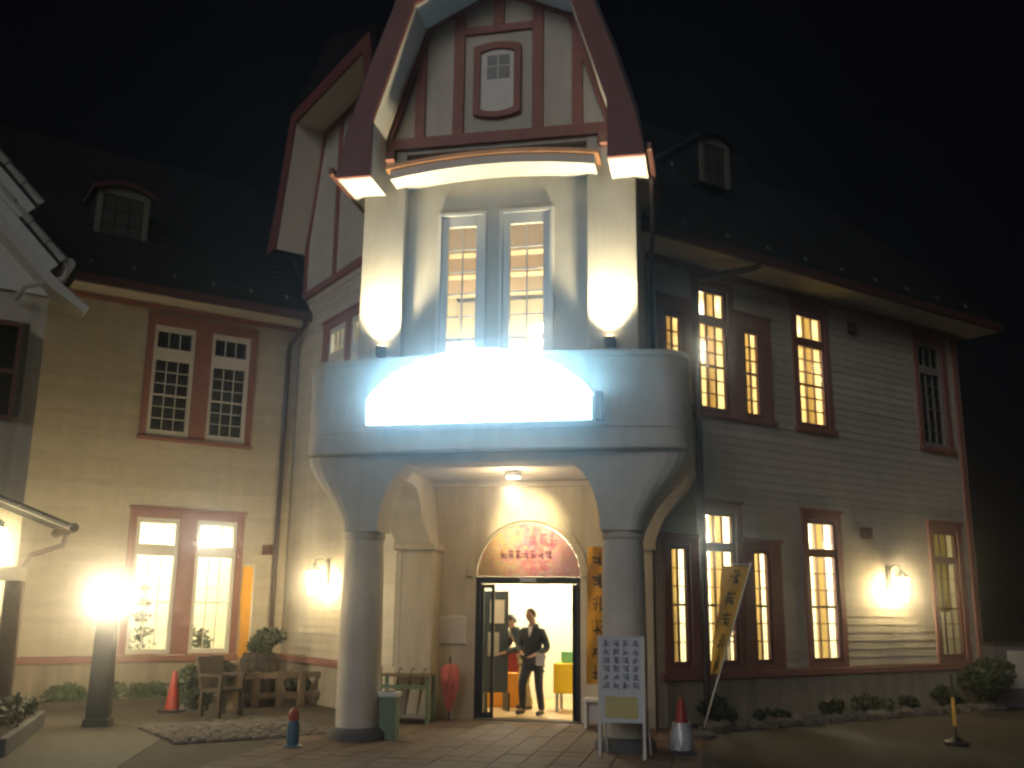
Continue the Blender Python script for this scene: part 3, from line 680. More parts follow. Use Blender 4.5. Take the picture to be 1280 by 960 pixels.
# ------------------------------------------------------------------ people
def skin(name, nodes, edges, m, parent, sub=2, root=0):
    me = bpy.data.meshes.new(name); me.from_pydata([n_[0] for n_ in nodes], edges, []); me.update()
    o = bpy.data.objects.new(name, me); COL.objects.link(o)
    bpy.context.view_layer.objects.active = o
    md = o.modifiers.new('skin', 'SKIN'); md.use_smooth_shade = True
    sv = me.skin_vertices[0].data
    for i, n_ in enumerate(nodes):
        r = n_[1]; sv[i].radius = r if isinstance(r, tuple) else (r, r); sv[i].use_root = i == root
    ss = o.modifiers.new('sub', 'SUBSURF'); ss.levels = sub; ss.render_levels = sub
    dg = bpy.context.evaluated_depsgraph_get(); nm = bpy.data.meshes.new_from_object(o.evaluated_get(dg))
    o.modifiers.clear(); o.data = nm; nm.name = name; nm.materials.clear(); nm.materials.append(m)
    for p in nm.polygons: p.use_smooth = True
    o.parent = parent; return o
def hand(nodes, edges, wrist, tip_dir, side, thumb, curl=.35):
    """palm and five fingers grown from the wrist node"""
    w = Vector(nodes[wrist][0]); d = Vector(tip_dir).normalized(); sd = Vector(side).normalized(); nrm = d.cross(sd)
    pi = len(nodes); nodes.append((tuple(w+d*.05), (.032, .017))); edges.append((wrist, pi))
    for k, (ofs, ln) in enumerate(((-.030, .062), (-.010, .075), (.010, .08), (.030, .07))):
        a = len(nodes); b0 = w+d*.095+sd*ofs
        nodes.append((tuple(b0), .0095)); edges.append((pi, a))
        nodes.append((tuple(b0+d*ln*.5+nrm*ln*curl*.3), .0085)); edges.append((a, a+1))
        nodes.append((tuple(b0+d*ln*.85+nrm*ln*curl), .0075)); edges.append((a+1, a+2))
    a = len(nodes); t0 = w+d*.045+sd*.035*thumb
    nodes.append((tuple(t0), .011)); edges.append((pi, a)); nodes.append((tuple(t0+d*.035+sd*.022*thumb+nrm*.01), .0095)); edges.append((a, a+1))
def person(loc, rz, label, J, jacket, trous, shoes, hair, coat_len=.0):
    """J: joint dict in metres, facing -Y"""
    t = thing('person', label, 'person', loc, rz)
    N_, E_ = [], []
    def nd(p, r, prev=None):
        N_.append((p, r)); 
        if prev is not None: E_.append((prev, len(N_)-1))
        return len(N_)-1
    hip = nd(J['hip'], (.125, .10)); wst = nd(J['waist'], (.12, .09), hip); ch = nd(J['chest'], (.14, .10), wst); nk0 = nd(J['neckb'], (.065, .06), ch)
    nk = nd(J['neck'], .052, nk0); hd = Vector(J['head'])
    h1 = nd(tuple(hd+Vector((0, .0, -.055))), (.068, .085), nk); h2 = nd(tuple(hd), (.084, .105), h1); nd(tuple(hd+Vector((0, .01, .07))), (.066, .085), h2)
    for sd in ('l', 'r'):
        sg = 1 if sd == 'l' else -1
        a = nd(J['sh'+sd], .058, ch); b = nd(J['el'+sd], .043, a); c = nd(J['wr'+sd], .028, b)
        dirv = Vector(J['wr'+sd])-Vector(J['el'+sd]); hand(N_, E_, c, dirv, (0, -1, 0) if abs(dirv.y) < .6*dirv.length else (1, 0, 0), 1 if abs(dirv.y) < .6*dirv.length else -sg)
        a = nd(J['hp'+sd], .09, hip); b = nd(J['kn'+sd], .058, a); c = nd(J['an'+sd], .038, b); nd(J['to'+sd], .034, c)
    body = skin('body', N_, E_, SKIN, t)
    # face: nose, eyes, mouth, ears
    fm = MB(); hx, hy, hz = hd
    fm.pts([(hx-.014, hy-.09, hz-.03), (hx+.014, hy-.09, hz-.03), (hx, hy-.118, hz-.028), (hx, hy-.088, hz+.022)], [(0, 1, 2), (0, 2, 3), (1, 3, 2)]).build('nose', SKIN, t)
    for sg in (-1, 1): MB().lathe([(.004, hz-.035), (.016, hz-.02), (.018, hz+.012), (.006, hz+.025)], hx+sg*.078, hy+.005, 8).build('ear', SKIN, t, smooth=True)
    em = MB()
    for sg in (-1, 1): em.box(hx+sg*.03-.011, hx+sg*.03+.011, hy-.094, hy-.082, hz+.006, hz+.014)
    em.box(hx-.02, hx+.02, hy-.092, hy-.078, hz-.062, hz-.055); em.build('eyes_and_mouth', HAIR, t)
    hm = MB(); P = []
    for k in range(7):
        f_ = k/6; z = hz-.03+.15*f_; r = math.sqrt(max(.02, 1-(f_*.98)**2.2))
        P.append([(hx+.092*r*math.cos(a), hy+.018+(.106*r)*math.sin(a)*(1 if math.sin(a) > 0 else .72+.3*f_), z+(.045*(1-f_) if math.sin(a) < -.3 else 0)) for a in [2*math.pi*i/18 for i in range(18)]])
    hm.loft(P).build('hair', hair, t, smooth=True)
    # clothes
    N2, E2 = [], []
    def n2(p, r, prev=None):
        N2.append((p, r))
        if prev is not None: E2.append((prev, len(N2)-1))
        return len(N2)-1
    g = .018
    lo = Vector(J['hip'])+Vector((0, 0, -coat_len))
    a0 = n2(tuple(lo), (.165, .125)); a1 = n2(J['waist'], (.15, .115), a0); a2 = n2(J['chest'], (.16, .125), a1); a3 = n2(J['neckb'], (.082, .075), a2)
    for sd in ('l', 'r'):
        b = n2(J['sh'+sd], .078, a2); c = n2(J['el'+sd], .066, b); d = Vector(J['el'+sd]).lerp(Vector(J['wr'+sd]), .93); n2(tuple(d), .045, c)
    # hem, collar and shirt front
    hemn = len(N2); N2.append((tuple(lo+Vector((0, -.005, -.05))), (.172, .132))); E2.append((0, hemn))
    skin('jacket', N2, E2, jacket, t)
    nb_ = Vector(J['neckb']); nk_ = Vector(J['neck']); cm_ = MB()
    for k in range(9):
        a = math.pi*(-.32+1.64*k/8); b2 = math.pi*(-.32+1.64*(k+1)/8)
        if k < 8: cm_.loft([[(nb_.x+r*math.cos(q_), nb_.y+.01+r*.95*math.sin(q_), nb_.z+z) for r, z in ((.082, -.01), (.098, .0), (.088, .062), (.072, .06))] for q_ in (a, b2)])
    cm_.build('collar', jacket, t)
    MB().tube([(nb_.x, nb_.y-.075, nb_.z-.0), (nb_.x, nb_.y-.105, nb_.z-.07), (nb_.x, nb_.y-.125, nb_.z-.15)], [.035, .032, .004], 8).build('shirt_front', PAPER, t)
    N2, E2 = [], []
    a0 = n2(J['hip'], (.145, .112))
    for sd in ('l', 'r'):
        b = n2(J['hp'+sd], .098, a0); c = n2(J['kn'+sd], .072, b); an = Vector(J['an'+sd]); n2(tuple(an+Vector((0, 0, -.02))), .058, c)
    skin('trousers', N2, E2, trous, t)
    for sd in ('l', 'r'):
        an, to = Vector(J['an'+sd]), Vector(J['to'+sd]); 
        N2, E2 = [], []
        b = n2(tuple(an+Vector((0, .04, -.035))), .042); c = n2(tuple(an.lerp(to, .5)+Vector((0, 0, -.01))), .045, b); n2(tuple(to), .038, c)
        skin('shoe', N2, E2, shoes, t)
    return t
JA = dict(hip=(0, .02, .90), waist=(0, .01, 1.07), chest=(0, 0, 1.24), neckb=(0, .0, 1.40), neck=(.0, -.01, 1.49), head=(-.025, -.045, 1.60),
    shl=(.175, .01, 1.325), ell=(.255, .05, 1.07), wrl=(.15, -.20, .97), shr=(-.175, -.01, 1.34), elr=(-.25, .0, 1.08), wrr=(-.11, -.20, 1.0),
    hpl=(.09, .02, .86), knl=(.13, -.03, .48), anl=(.15, .04, .09), tol=(.16, -.14, .045), hpr=(-.09, .02, .86), knr=(-.12, -.15, .50), anr=(-.15, -.06, .10), tor=(-.17, -.24, .05))
pA = person((-.02, 3.42, .03), R_(-20), 'person in black jacket and dark trousers walking out of the entrance', JA, JACKET, TROUS, BLACK, HAIR, .06)
pp = MB().prism([(-.07, -.1), (.08, -.1), (.07, .1), (-.08, .1)], 0, .006).build('paper_sheet', PAPER); pp.location = (.15, 3.16, .93); pp.rotation_euler = (.15, .1, .2)
tag(pp, 'white folded sheet held by the person in the black jacket', 'paper')
JB = dict(hip=(0, .05, .88), waist=(-.02, -.02, 1.03), chest=(-.05, -.12, 1.2), neckb=(-.07, -.19, 1.33), neck=(-.07, -.22, 1.39), head=(-.08, -.27, 1.49),
    shl=(.13, -.14, 1.30), ell=(.2, -.2, 1.04), wrl=(.05, -.42, .96), shr=(-.24, -.14, 1.30), elr=(-.31, -.22, 1.05), wrr=(-.22, -.44, .98),
    hpl=(.09, .04, .84), knl=(.10, -.05, .47), anl=(.11, .05, .09), tol=(.12, -.13, .045), hpr=(-.09, .04, .84), knr=(-.11, -.03, .47), anr=(-.13, .07, .09), tor=(-.15, -.11, .045))
person((-.30, 4.25, .03), R_(-55), 'person in dark vest and khaki trousers leaning forward behind the walker', JB, NAVY, KHAKI, DWOOD, HAIR)

# ------------------------------------------------------------------ lamps
def lantern(loc, rz, label, power):
    t = thing('wall_lantern', label, 'wall lantern', loc, rz, 'lanterns on the building walls')   # local -y points away from the wall
    MB().box(-.06, .06, -.03, 0, .05, .5).build('back_plate', BLACK, t, bev=.01)
    MB().tube([(0, -.03, .42), (0, -.14, .50), (0, -.26, .47), (0, -.28, .38)], .014, 8).build('bracket', BLACK, t, smooth=True)
    MB().lathe([(.02, .40), (.05, .37), (.15, .27), (.155, .255)], 0, -.28, 6).build('lamp_cap', BLACK, t)
    MB().lathe([(.08, -.16), (.125, .25)], 0, -.28, 6).build('lamp_glass', LAMPG, t)
    fr = MB()
    for k in range(6):
        a = 2*math.pi*k/6; fr.tube([(.085*math.cos(a), -.28+.085*math.sin(a), -.165), (.13*math.cos(a), -.28+.13*math.sin(a), .255)], .008, 4)
    fr.lathe([(.03, -.2), (.09, -.18), (.09, -.163)], 0, -.28, 6); fr.build('lamp_frame', BLACK, t)
    return t
lantern(wpt(MR, 8.82, -.035, 2.1), R_(45), 'lit wall lantern between ground floor windows on the right wing', 22)
lantern(wpt(MG, -5.86, -.035, 2.1), R_(-45), 'lit wall lantern behind the left porch column', 34)
t = thing('lamp_post', 'short dark lamp post with glowing lantern before the left wing', 'street lamp', (-5.89, .34, 0), R_(20))
MB().box(-.19, .19, -.19, .19, 0, .12, .02).build('base', DGREEN, t, bev=.01); MB().box(-.15, .15, -.15, .15, .121, 1.55, .02).build('post', DGREEN, t, bev=.012)
MB().lathe([(.10, 1.551), (.15, 1.6), (.15, 1.63)], 0, 0, 8).build('collar', DGREEN, t)
MB().lathe([(.12, 1.632), (.19, 1.74), (.20, 1.9), (.15, 2.05), (.06, 2.065)], 0, 0, 20).build('lamp_globe', POSTG, t, smooth=True)
MB().lathe([(.26, 2.07), (.25, 2.10), (.10, 2.19), (.02, 2.24)], 0, 0, 20).build('cap', DGREEN, t, smooth=True)
# porch downlight
t = thing('porch_light', 'bright round downlight under the porch ceiling', 'ceiling light', (0, 1.5, 3.70))
MB().lathe([(.12, 0), (.13, .06), (.10, .098)], 0, 0, 20).build('housing', STEEL, t, smooth=True); MB().lathe([(.05, -.02), (.10, -.012), (.11, -.001)], 0, 0, 20).build('lamp_glass', DOWNL, t, smooth=True)
light('porch_spot', 'SPOT', (0, 0, -.06), 330, (1, .80, .42), parent=t, aim=(0, 1.0, -.50), spot_size=R_(58), spot_blend=.9, shadow_soft_size=.05)
light('porch_glow', 'POINT', (0, -.15, -.25), 42, (1, .74, .40), parent=t, shadow_soft_size=.1)
# uplights on the balcony
def uplight(x, label):
    t = thing('uplight', label, 'spotlight', (x, .197, 5.38), 0, 'uplights on the tower pilasters')
    MB().box(-.05, .05, -.03, 0.005, -.05, .05).build('mount', BLACK, t); MB().tube([(0, -.0, 0), (0, -.08, .0)], .02, 8).build('arm', BLACK, t)
    MB().lathe([(.05, -.08), (.075, -.05), (.08, .09), (.07, .09)], 0, -.09, 16).build('housing', BLACK, t, smooth=True); MB().lathe([(.01, .092), (.065, .093), (.065, .097)], 0, -.09, 16).build('lamp_glass', SPOTG, t)
    light('uplight_beam', 'SPOT', (0, -.13, .13), 1000, (1, .84, .52), parent=t, aim=(0, -.03, 2.4), spot_size=R_(98), spot_blend=1, shadow_soft_size=.11)
    return t
uplight(-1.72, 'black uplight at the foot of the left tower pilaster'); uplight(1.64, 'black uplight at the foot of the right tower pilaster')
# illuminated sign on the balcony
sg = thing('illuminated_sign', 'dazzling white illuminated sign board on the balcony front', 'sign', (-.04, -.62, 4.13))
ol = [(-1.53, 0), (1.53, 0), (1.53, .36)]+[(1.53*math.cos(a)*1.0, .36+.70*math.sin(a)) for a in [math.pi*t/20 for t in range(1, 20)]]+[(-1.53, .36)]
ol = [(-1.53, 0), (1.53, 0)]+[(x*1.53, .34+.66*max(0, 1-abs(x)**2.1)**.78) for x in [1, .97, .93, .87, .79, .7, .6, .48, .35, .2, .05, -.05, -.2, -.35, -.48, -.6, -.7, -.79, -.87, -.93, -.97, -1]]
MB().prism([(x*.995, z*.99+.004) for x, z in ol], -.20, -.181).build('sign_face', SIGNF, sg)
MB().prism(ol, -.18, -.02).build('sign_box', WHITE, sg)
for k in range(2, len(ol)-1):
    a_, b_ = ol[k], ol[k+1]; d_ = Vector((b_[0]-a_[0], b_[1]-a_[1])).normalized()*.006; nn_ = Vector((d_.y, -d_.x)).normalized()*.009
    MB().prism([(a_[0]+d_.x+nn_.x*.2, a_[1]+d_.y+nn_.y*.2), (b_[0]-d_.x+nn_.x*.2, b_[1]-d_.y+nn_.y*.2), (b_[0]-d_.x+nn_.x, b_[1]-d_.y+nn_.y), (a_[0]+d_.x+nn_.x, a_[1]+d_.y+nn_.y)], -.175, -.04).build('rim_light', SIGNR, sg)
MB().box(-1.4, -1.3, -.019, .2, .2, .3).box(1.3, 1.4, -.019, .2, .2, .3).build('bracket', STEEL, sg)
MB().box(1.56, 1.66, -.06, .12, .02, .40).build('control_box', BLACK, sg, bev=.01)

# ------------------------------------------------------------------ annex on the left
A = thing('annex_building', 'pale gabled annex with layered verge boards and lit porch at the left', 'building')
MA = RF(-5.5)
hA = [(-5.98, -5.42, 4.5, 6.1), (-6.6, -5.5, 0, 2.3)]
wa = None
xs = [(-9, -6.6, 0, 6.6), (-6.6, -5.98, 2.3, 6.6), (-5.98, -5.5, 2.3, 4.5), (-5.98, -5.42, 6.1, 6.6), (-5.42, -5.1, 2.3, 6.6), (-5.5, -5.42, 2.3, 4.5), (-5.5, -5.1, 0, 2.3)]
mb = MB(MA)
for a0, a1, z0, z1 in xs: mb.box(a0, a1, 0, .2, z0, z1)
mb.build('front_wall', CREAM, A)
MB(MA).box(-5.3, -5.1, .2, 5, 0, 6.9).build('side_wall', CREAM, A)
MB(MA).prism([(-9, 6.6), (-5.1, 6.6), (-5.1, 6.75), (-6.9, 8.6), (-9, 8.6)], -.05, .2).build('gable_panel', WHITE, A)
for k, (p, q_) in enumerate((((-7.7, 10.0), (-5.52, 7.86)), ((-7.5, 9.4), (-5.08, 7.02)))):
    dz = q_[1]-p[1]; dx = q_[0]-p[0]
    n_ = Vector((-dz, dx)).normalized()
    yo = -.62+k*.10
    def sh(pt, d): return (pt[0]-n_.x*d*(-1), pt[1]-n_.y*d*(-1))
    e = lambda pt, d: (pt[0]+n_.x*d, pt[1]+n_.y*d) if n_.y > 0 else (pt[0]-n_.x*d, pt[1]-n_.y*d)
    MB(MA).prism([e(p, .0), e(q_, .0), e(q_, -.30), e(p, -.30)], yo+.05, yo+.12).build('bargeboard', WHITE, A)
    MB(MA).prism([e(p, .08), e(q_, .08), e(q_, .002), e(p, .002)], yo-.03, 5).build('roof', ROOF, A)
    L = math.hypot(dx, dz); nt = int(L/.35)
    for i in range(nt):
        a_ = (q_[0]-dx*i/nt, q_[1]-dz*i/nt); b_ = (q_[0]-dx*(i+.96)/nt, q_[1]-dz*(i+.96)/nt)
        a3 = e(a_, .09); b3 = e(b_, .09)
        MB(MA).tube([(a3[0], yo, a3[1]), (b3[0], yo, b3[1])], [.075, .062], 10).build('verge_tile', GREYC, A, smooth=True)
MB(MA).prism([(-6.9, 8.55), (-5.06, 6.75), (-4.55, 6.38), (-4.62, 6.30), (-5.15, 6.62), (-7, 8.4)], -.5, .0).build('rake_soffit', SOFFIT, A)
MB(MA).tube([(-4.93, -.55, 7.05), (-4.93, 4, 7.05)], .09, 10).build('gutter', GREYC, A, smooth=True)
MB(MA).tube([(-4.93, -.5, 6.98), (-4.98, -.45, 6.8), (-5.5, -.3, 6.62), (-5.58, -.1, 6.45)], .045, 8).build('downpipe', GREYC, A, smooth=True)
w = MB(MA).box(-5.98, -5.92, -.04, .05, 4.5, 6.1).box(-5.48, -5.42, -.04, .05, 4.5, 6.1).box(-5.92, -5.48, -.04, .05, 4.5, 4.58).box(-5.92, -5.48, -.04, .05, 6.02, 6.1).box(-5.92, -5.48, -.03, .04, 5.25, 5.32).build('window', BROWNF, A)
MB(MA).box(-5.92, -5.48, .01, .016, 4.58, 6.02).build('pane', GLASSD, w)
MB(MA).box(-5.98, -5.42, .21, .25, 4.4, 6.2).build('dark_interior', DARKROOM, A)
MB(MA).box(-5.44, -5.36, -.34, -.045, 4.56, 6.02).build('shutter', DWOOD, A)
# annex porch roof, lit from below
pr_ = MB(MA).prism([(-7.2, 3.88), (-4.55, 2.90), (-4.55, 2.84), (-7.2, 3.80)], -1.0, -.02).build('porch_roof', ROOF, A)
for i in range(7):
    x0_ = -7.1+i*.36; zz = lambda x: 3.84-(x+7.2)*.37
    MB(MA).prism([(x0_, zz(x0_)-.06), (x0_+.34, zz(x0_+.34)-.06), (x0_+.34, zz(x0_+.34)-.01), (x0_, zz(x0_)-.01)], -1.06, -1.005).build('eave_board', SOFFIT, A)
MB(MA).tube([(-4.52, -1.05, 2.84), (-4.52, .5, 2.84)], .07, 10).build('gutter', DWOOD, A, smooth=True)
MB(MA).tube([(-4.52, -.5, 2.78), (-4.56, -.45, 2.6), (-4.95, -.12, 2.45), (-5.0, -.1, 2.3), (-5.0, -.1, .05)], .04, 8).build('downpipe', DWOOD, A, smooth=True)
MB(MA).box(-7, -5.05, -.9, -.75, 2.05, 2.25).build('porch_beam', CREAM, A)
MB(MA).box(-5.32, -5.12, -.92, -.72, 0, 2.05).build('porch_post', DWOOD, A)
MB(MA).box(-6.6, -5.52, .02, .09, 0, 2.28).build('door', WHITE, A)
t = thing('porch_lamp', 'glowing lamp under the annex porch roof at the left edge', 'lamp', wpt(MA, -5.45, -.5, 2.62), R_(45))
MB().lathe([(.02, .32), (.06, .28), (.06, .21)], 0, 0, 10).build('mount', BLACK, t); MB().lathe([(.05, -.10), (.13, -.02), (.13, .12), (.05, .2)], 0, 0, 16).build('lamp_globe', ANNEXG, t, smooth=True)
light('annex_light', 'POINT', (0, -.1, -.22), 45, (1, .82, .45), parent=t, shadow_soft_size=.12)

# ------------------------------------------------------------------ street objects
# planter at the annex corner
t = thing('planter_box', 'stone planter bed full of dark plants at bottom left corner', 'planter', (-6.29, -1.48, 0), R_(118.6))
MB().box(-1.6, 1.5, -.5, .5, 0, .22).build('trough', STONE, t, bev=.02); MB().box(-1.52, 1.42, -.42, .42, .2, .235).build('soil', SOIL, t)
mb = MB()
for k in range(16): leaves(mb, (random.uniform(-1.4, 1.3), random.uniform(-.35, .35), .35), .22, 60, .11, .8)
mb.build('foliage', LEAFD, t)
t = thing('box_light', 'small tan wooden box standing on the planter at the left edge', 'box', (-5.80, -2.30, .236), R_(118.6))
MB().box(-.18, .18, -.16, .16, .016, .50).build('box_body', mat('tan_box', (.48, .30, .15), .7, .15), t, bev=.01); MB().box(-.2, .2, -.18, .18, .501, .53).build('box_lid', WOOD, t); MB().box(-.15, .15, -.13, .13, 0, .015).build('foot', BLACK, t)
# plants along the left wing
for k, (u, d, r, lab) in enumerate(((-3.9, -.75, .26, 'leafy plant behind the lamp post, leftmost of the row along the wall'), (-3.15, -.6, .30, 'low green clump just right of the lamp post'), (-2.5, -.6, .26, 'small green clump below the bright double window'), (-1.9, -.55, .24, 'green clump nearest the red bucket under the double window'))):
    x, y, z = wpt(ML, u, d, 0); p = thing('shrub', lab, 'plant', (x, y, 0), 0, 'plants along the left wing wall')
    mb = MB()
    for j in range(4): leaves(mb, (random.uniform(-r, r)*.8, random.uniform(-.1, .1), .16+random.uniform(0, .12)), r*.75, 90, .12, .8)
    mb.build('foliage', LEAF, p); MB().tube([(0, 0, 0), (.01, 0, .2)], .02, 6).build('stem', DWOOD, p)
kb = struct(MB(ML).box(-4.5, -1.3, -1.0, -.9, 0, .12).build('bed_kerb', CONC))
struct(MB(ML).box(-4.5, -1.3, -.9, -.04, 0, .06).build('planting_bed', SOIL))
# wooden rail fence beside the left column
MFn = RF(-6.0)
fnc = thing('rail_fence', 'low wooden rail fence with open square panels left of the porch', 'fence', wpt(MFn, -.6, 0, 0), R_(45))
for x in (-.85, -.42, 0, .42, .85, 1.25): MB().box(x-.06, x+.06, -.05, .05, 0, .60).build('post', WOOD, fnc, bev=.01)
for z in (.14, .48):
    for k in range(5):
        xs_ = (-.85, -.42, 0, .42, .85, 1.25); MB().box(xs_[k]+.061, xs_[k+1]-.061, -.035, .035, z, z+.10).build('rail', WOOD, fnc)
st = thing('wooden_stump', 'tall pale wooden stump post at the left end of the rail fence', 'post', wpt(RF(-5.85), -1.50, 0, 0), .3)
MB().lathe([(.13, 0), (.12, .3), (.13, .62), (.11, .78), (.02, .80)], 0, 0, 12).build('trunk', WOOD, st); MB().tube([(.0, 0, .6), (.12, .0, .86)], .035, 6).build('branch', WOOD, st)
def bush(name, loc, R0, h, label, m=LEAFD, n=7, leafn=170, size=.12, cat='bush'):
    p = thing(name, label, cat, loc); mb = MB()
    for k in range(n):
        leaves(mb, (random.uniform(-.6, .6)*R0, random.uniform(-.5, .5)*R0, h*(.3+.5*random.random())), R0*.55, leafn, size, h/(2*R0))
    mb.build('foliage', m, p)
    for k in range(4): MB().tube([(0, 0, 0), (random.uniform(-.3, .3)*R0, random.uniform(-.3, .3)*R0, h*.6)], [.02, .01], 5).build('stem', DWOOD, p)
    return p
bar_ = thing('barrel', 'dark wooden barrel behind the rail fence with a bush growing over it', 'barrel', wpt(RF(-6.35), -.85, .0, 0))
for k in range(16):
    a = 2*math.pi*k/16; c_, s_ = math.cos(a), math.sin(a); wv = .062
    MB().loft([[((r+dr)*c_-w_*wv*s_*(r/.36), (r+dr)*s_+w_*wv*c_*(r/.36), z) for dr, w_ in ((0, -1), (0, 1), (-.03, 1), (-.03, -1))] for z, r in ((0, .30), (.25, .345), (.45, .36), (.65, .345), (.9, .30))]).build('stave', DWOOD, bar_)
for z, r in ((.12, .332), (.78, .332)): MB().lathe([(r, z-.03), (r+.006, z-.03), (r+.006, z+.03), (r, z+.03)], 0, 0, 24).build('hoop', BLACK, bar_)
MB().lathe([(.27, .80), (.27, .84), (.02, .85)], 0, 0, 16).build('soil', SOIL, bar_)
bush('bush', wpt(RF(-6.35), -.85, .0, .82), .36, .5, 'tangled dark bush growing from the barrel behind the rail fence')
bush('bush', wpt(RF(-5.8), -1.92, 0, 0), .42, .85, 'dark low bush left of the wooden stump')
bush('bush', wpt(RF(-6.4), .15, .3, 0), .35, .62, 'small dark bush behind the rail fence next to the column', leafn=110)
chair = thing('garden_chair', 'dark wooden armchair half hidden by the bush near the stump', 'chair', wpt(RF(-5.5), -1.95, -.55, 0), R_(70))
MB().box(-.26, .26, -.24, .24, .38, .43).build('seat', DWOOD, chair); MB().prismx([(.20, .43), (.25, .43), (.38, .92), (.33, .92)], -.26, .26).build('backrest', DWOOD, chair)
for x in (-.23, .23):
    for y in (-.2, .2): MB().box(x-.03, x+.03, y-.03, y+.03, 0, .379).build('leg', DWOOD, chair)
    MB().box(x-.035, x+.035, -.26, .24, .62, .66).build('armrest', DWOOD, chair); MB().box(x-.025, x+.025, -.23, -.18, .431, .619).build('arm_post', DWOOD, chair)
t = thing('traffic_cone', 'slim red cone standing against the left wing bed', 'cone', wpt(RF(-5.95), -2.45, 0, 0))
MB().box(-.17, .17, -.17, .17, 0, .04).build('base', BLACK, t, bev=.01); MB().lathe([(.12, .041), (.04, .62), (.025, .66)], 0, 0, 16).build('cone', REDP, t, smooth=True)
# cobble strip in front of the fence
cs = struct(MB(RF(-3.0)).box(-3.5, -1.2, -1.1, .9, -.02, .008).build('cobble_strip', SOIL))
cm = MB().lathe([(.10, 0), (.11, .025), (.085, .05), (.03, .06)], 0, 0, 8).build('cobble', COBBLE, cs, smooth=True); cm.location = wpt(RF(-3.0), -3.4, -1.0, .0)
for i in range(11):
    for j in range(9):
        if i == 0 and j == 0: continue
        inst('cobble', cm.data, Matrix.Translation(wpt(RF(-3.0), -3.4+i*.21+random.uniform(-.02, .02), -1.0+j*.225+random.uniform(-.02, .02), random.uniform(-.01, .01))) @ Matrix.Rotation(random.random()*3, 4, 'Z') @ Matrix.Diagonal((random.uniform(.85, 1.05), random.uniform(.8, 1.0), 1, 1)), cs)
# little blue bollard with red cap
t = thing('bollard', 'knee high blue bollard with red cap beside the left column', 'bollard', (-2.30, -.95, 0))
MB().lathe([(.13, 0), (.13, .03), (.075, .04), (.08, .28), (.06, .33)], 0, 0, 16).build('body', BLUEP, t, smooth=True); MB().lathe([(.061, .331), (.07, .38), (.06, .44), (.02, .48)], 0, 0, 16).build('cap', REDP, t, smooth=True)
# ash stand by the left column
t = thing('ash_stand', 'green ash stand with pale dish top beside the left column', 'ash stand', (-1.38, .10, 0))
MB().box(-.11, .11, -.11, .11, 0, .56).build('body', GREENP, t, bev=.012); MB().box(-.13, .13, -.13, .13, .561, .62).build('dish', WHITE, t, bev=.01)
MB().lathe([(.09, .621), (.10, .64), (.02, .625)], 0, 0, 14).build('ash_tray', STEEL, t)
# rack under the notice
t = thing('umbrella_rack', 'green framed umbrella rack with slatted top under the wall notice', 'rack', (-1.72, 2.0, 0))
for x in (-.40, .36):
    for y in (-.16, .16): MB().box(x-.025, x+.025, y-.025, y+.025, 0, .70).build('leg', GREENP, t)
for k in range(6): MB().box(-.43, .39, -.19+k*.066, -.145+k*.066, .701, .73).build('slat', WOOD, t)
MB().box(-.374, .334, -.18, -.15, .52, .58).build('rail', GREENP, t); MB().box(-.374, .334, -.18, .18, .10, .13).build('drip_tray', STEEL, t)
for k in range(3):
    x = -.24+k*.2; u_ = thing('umbrella', ('closed beige umbrella leaning at the left of the rack', 'closed beige umbrella leaning at the middle of the rack', 'closed beige umbrella leaning at the right of the rack')[k], 'umbrella', (-1.72+x, 2.0, .131), .0, 'umbrellas in the rack')
    MB().tube([(.0, -.02, 0), (.06, .01, .48)], [.012, .03], 8).build('canopy', WOOD, u_); MB().tube([(.06, .01, .481), (.085, .02, .66), (.11, .02, .69), (.13, .02, .66)], .01, 6).build('handle', DWOOD, u_)
t = thing('furled_parasol', 'furled pink parasol leaning beside the entrance', 'parasol', (-1.17, 2.42, 0))
MB().tube([(0, 0, .0), (0, 0, .16)], .015, 8).build('tip', BLACK, t)
rr_ = []
for z, r in ((.16, .025), (.3, .075), (.55, .12), (.8, .135), (.87, .06)):
    rr_.append([(r*(1+.18*math.cos(8*a))*math.cos(a), r*.8*(1+.18*math.cos(8*a))*math.sin(a), z) for a in [2*math.pi*i/32 for i in range(32)]])
MB().loft(rr_).build('canopy', PINK, t, smooth=True); MB().tube([(0, 0, .871), (0, 0, .98)], .014, 8).build('handle', DWOOD, t)
nt_ = thing('wall_notice', 'pale framed notice sheet on the wall left of the entrance', 'notice', (-1.30, 2.765, 1.17))
MB().box(-.30, .30, -.025, -.001, 0, .44).build('backing', WHITE, nt_, bev=.005); MB().box(-.27, .27, -.031, -.026, .03, .41).build('sheet', PAPER, nt_)
mb = MB()
for k in range(6): mb.box(-.22, .1+.1*random.random(), -.0325, -.0315, .08+k*.05, .09+k*.05)
mb.build('print_lines', mat('faded_print', (.42, .38, .36), .8, .1), nt_)
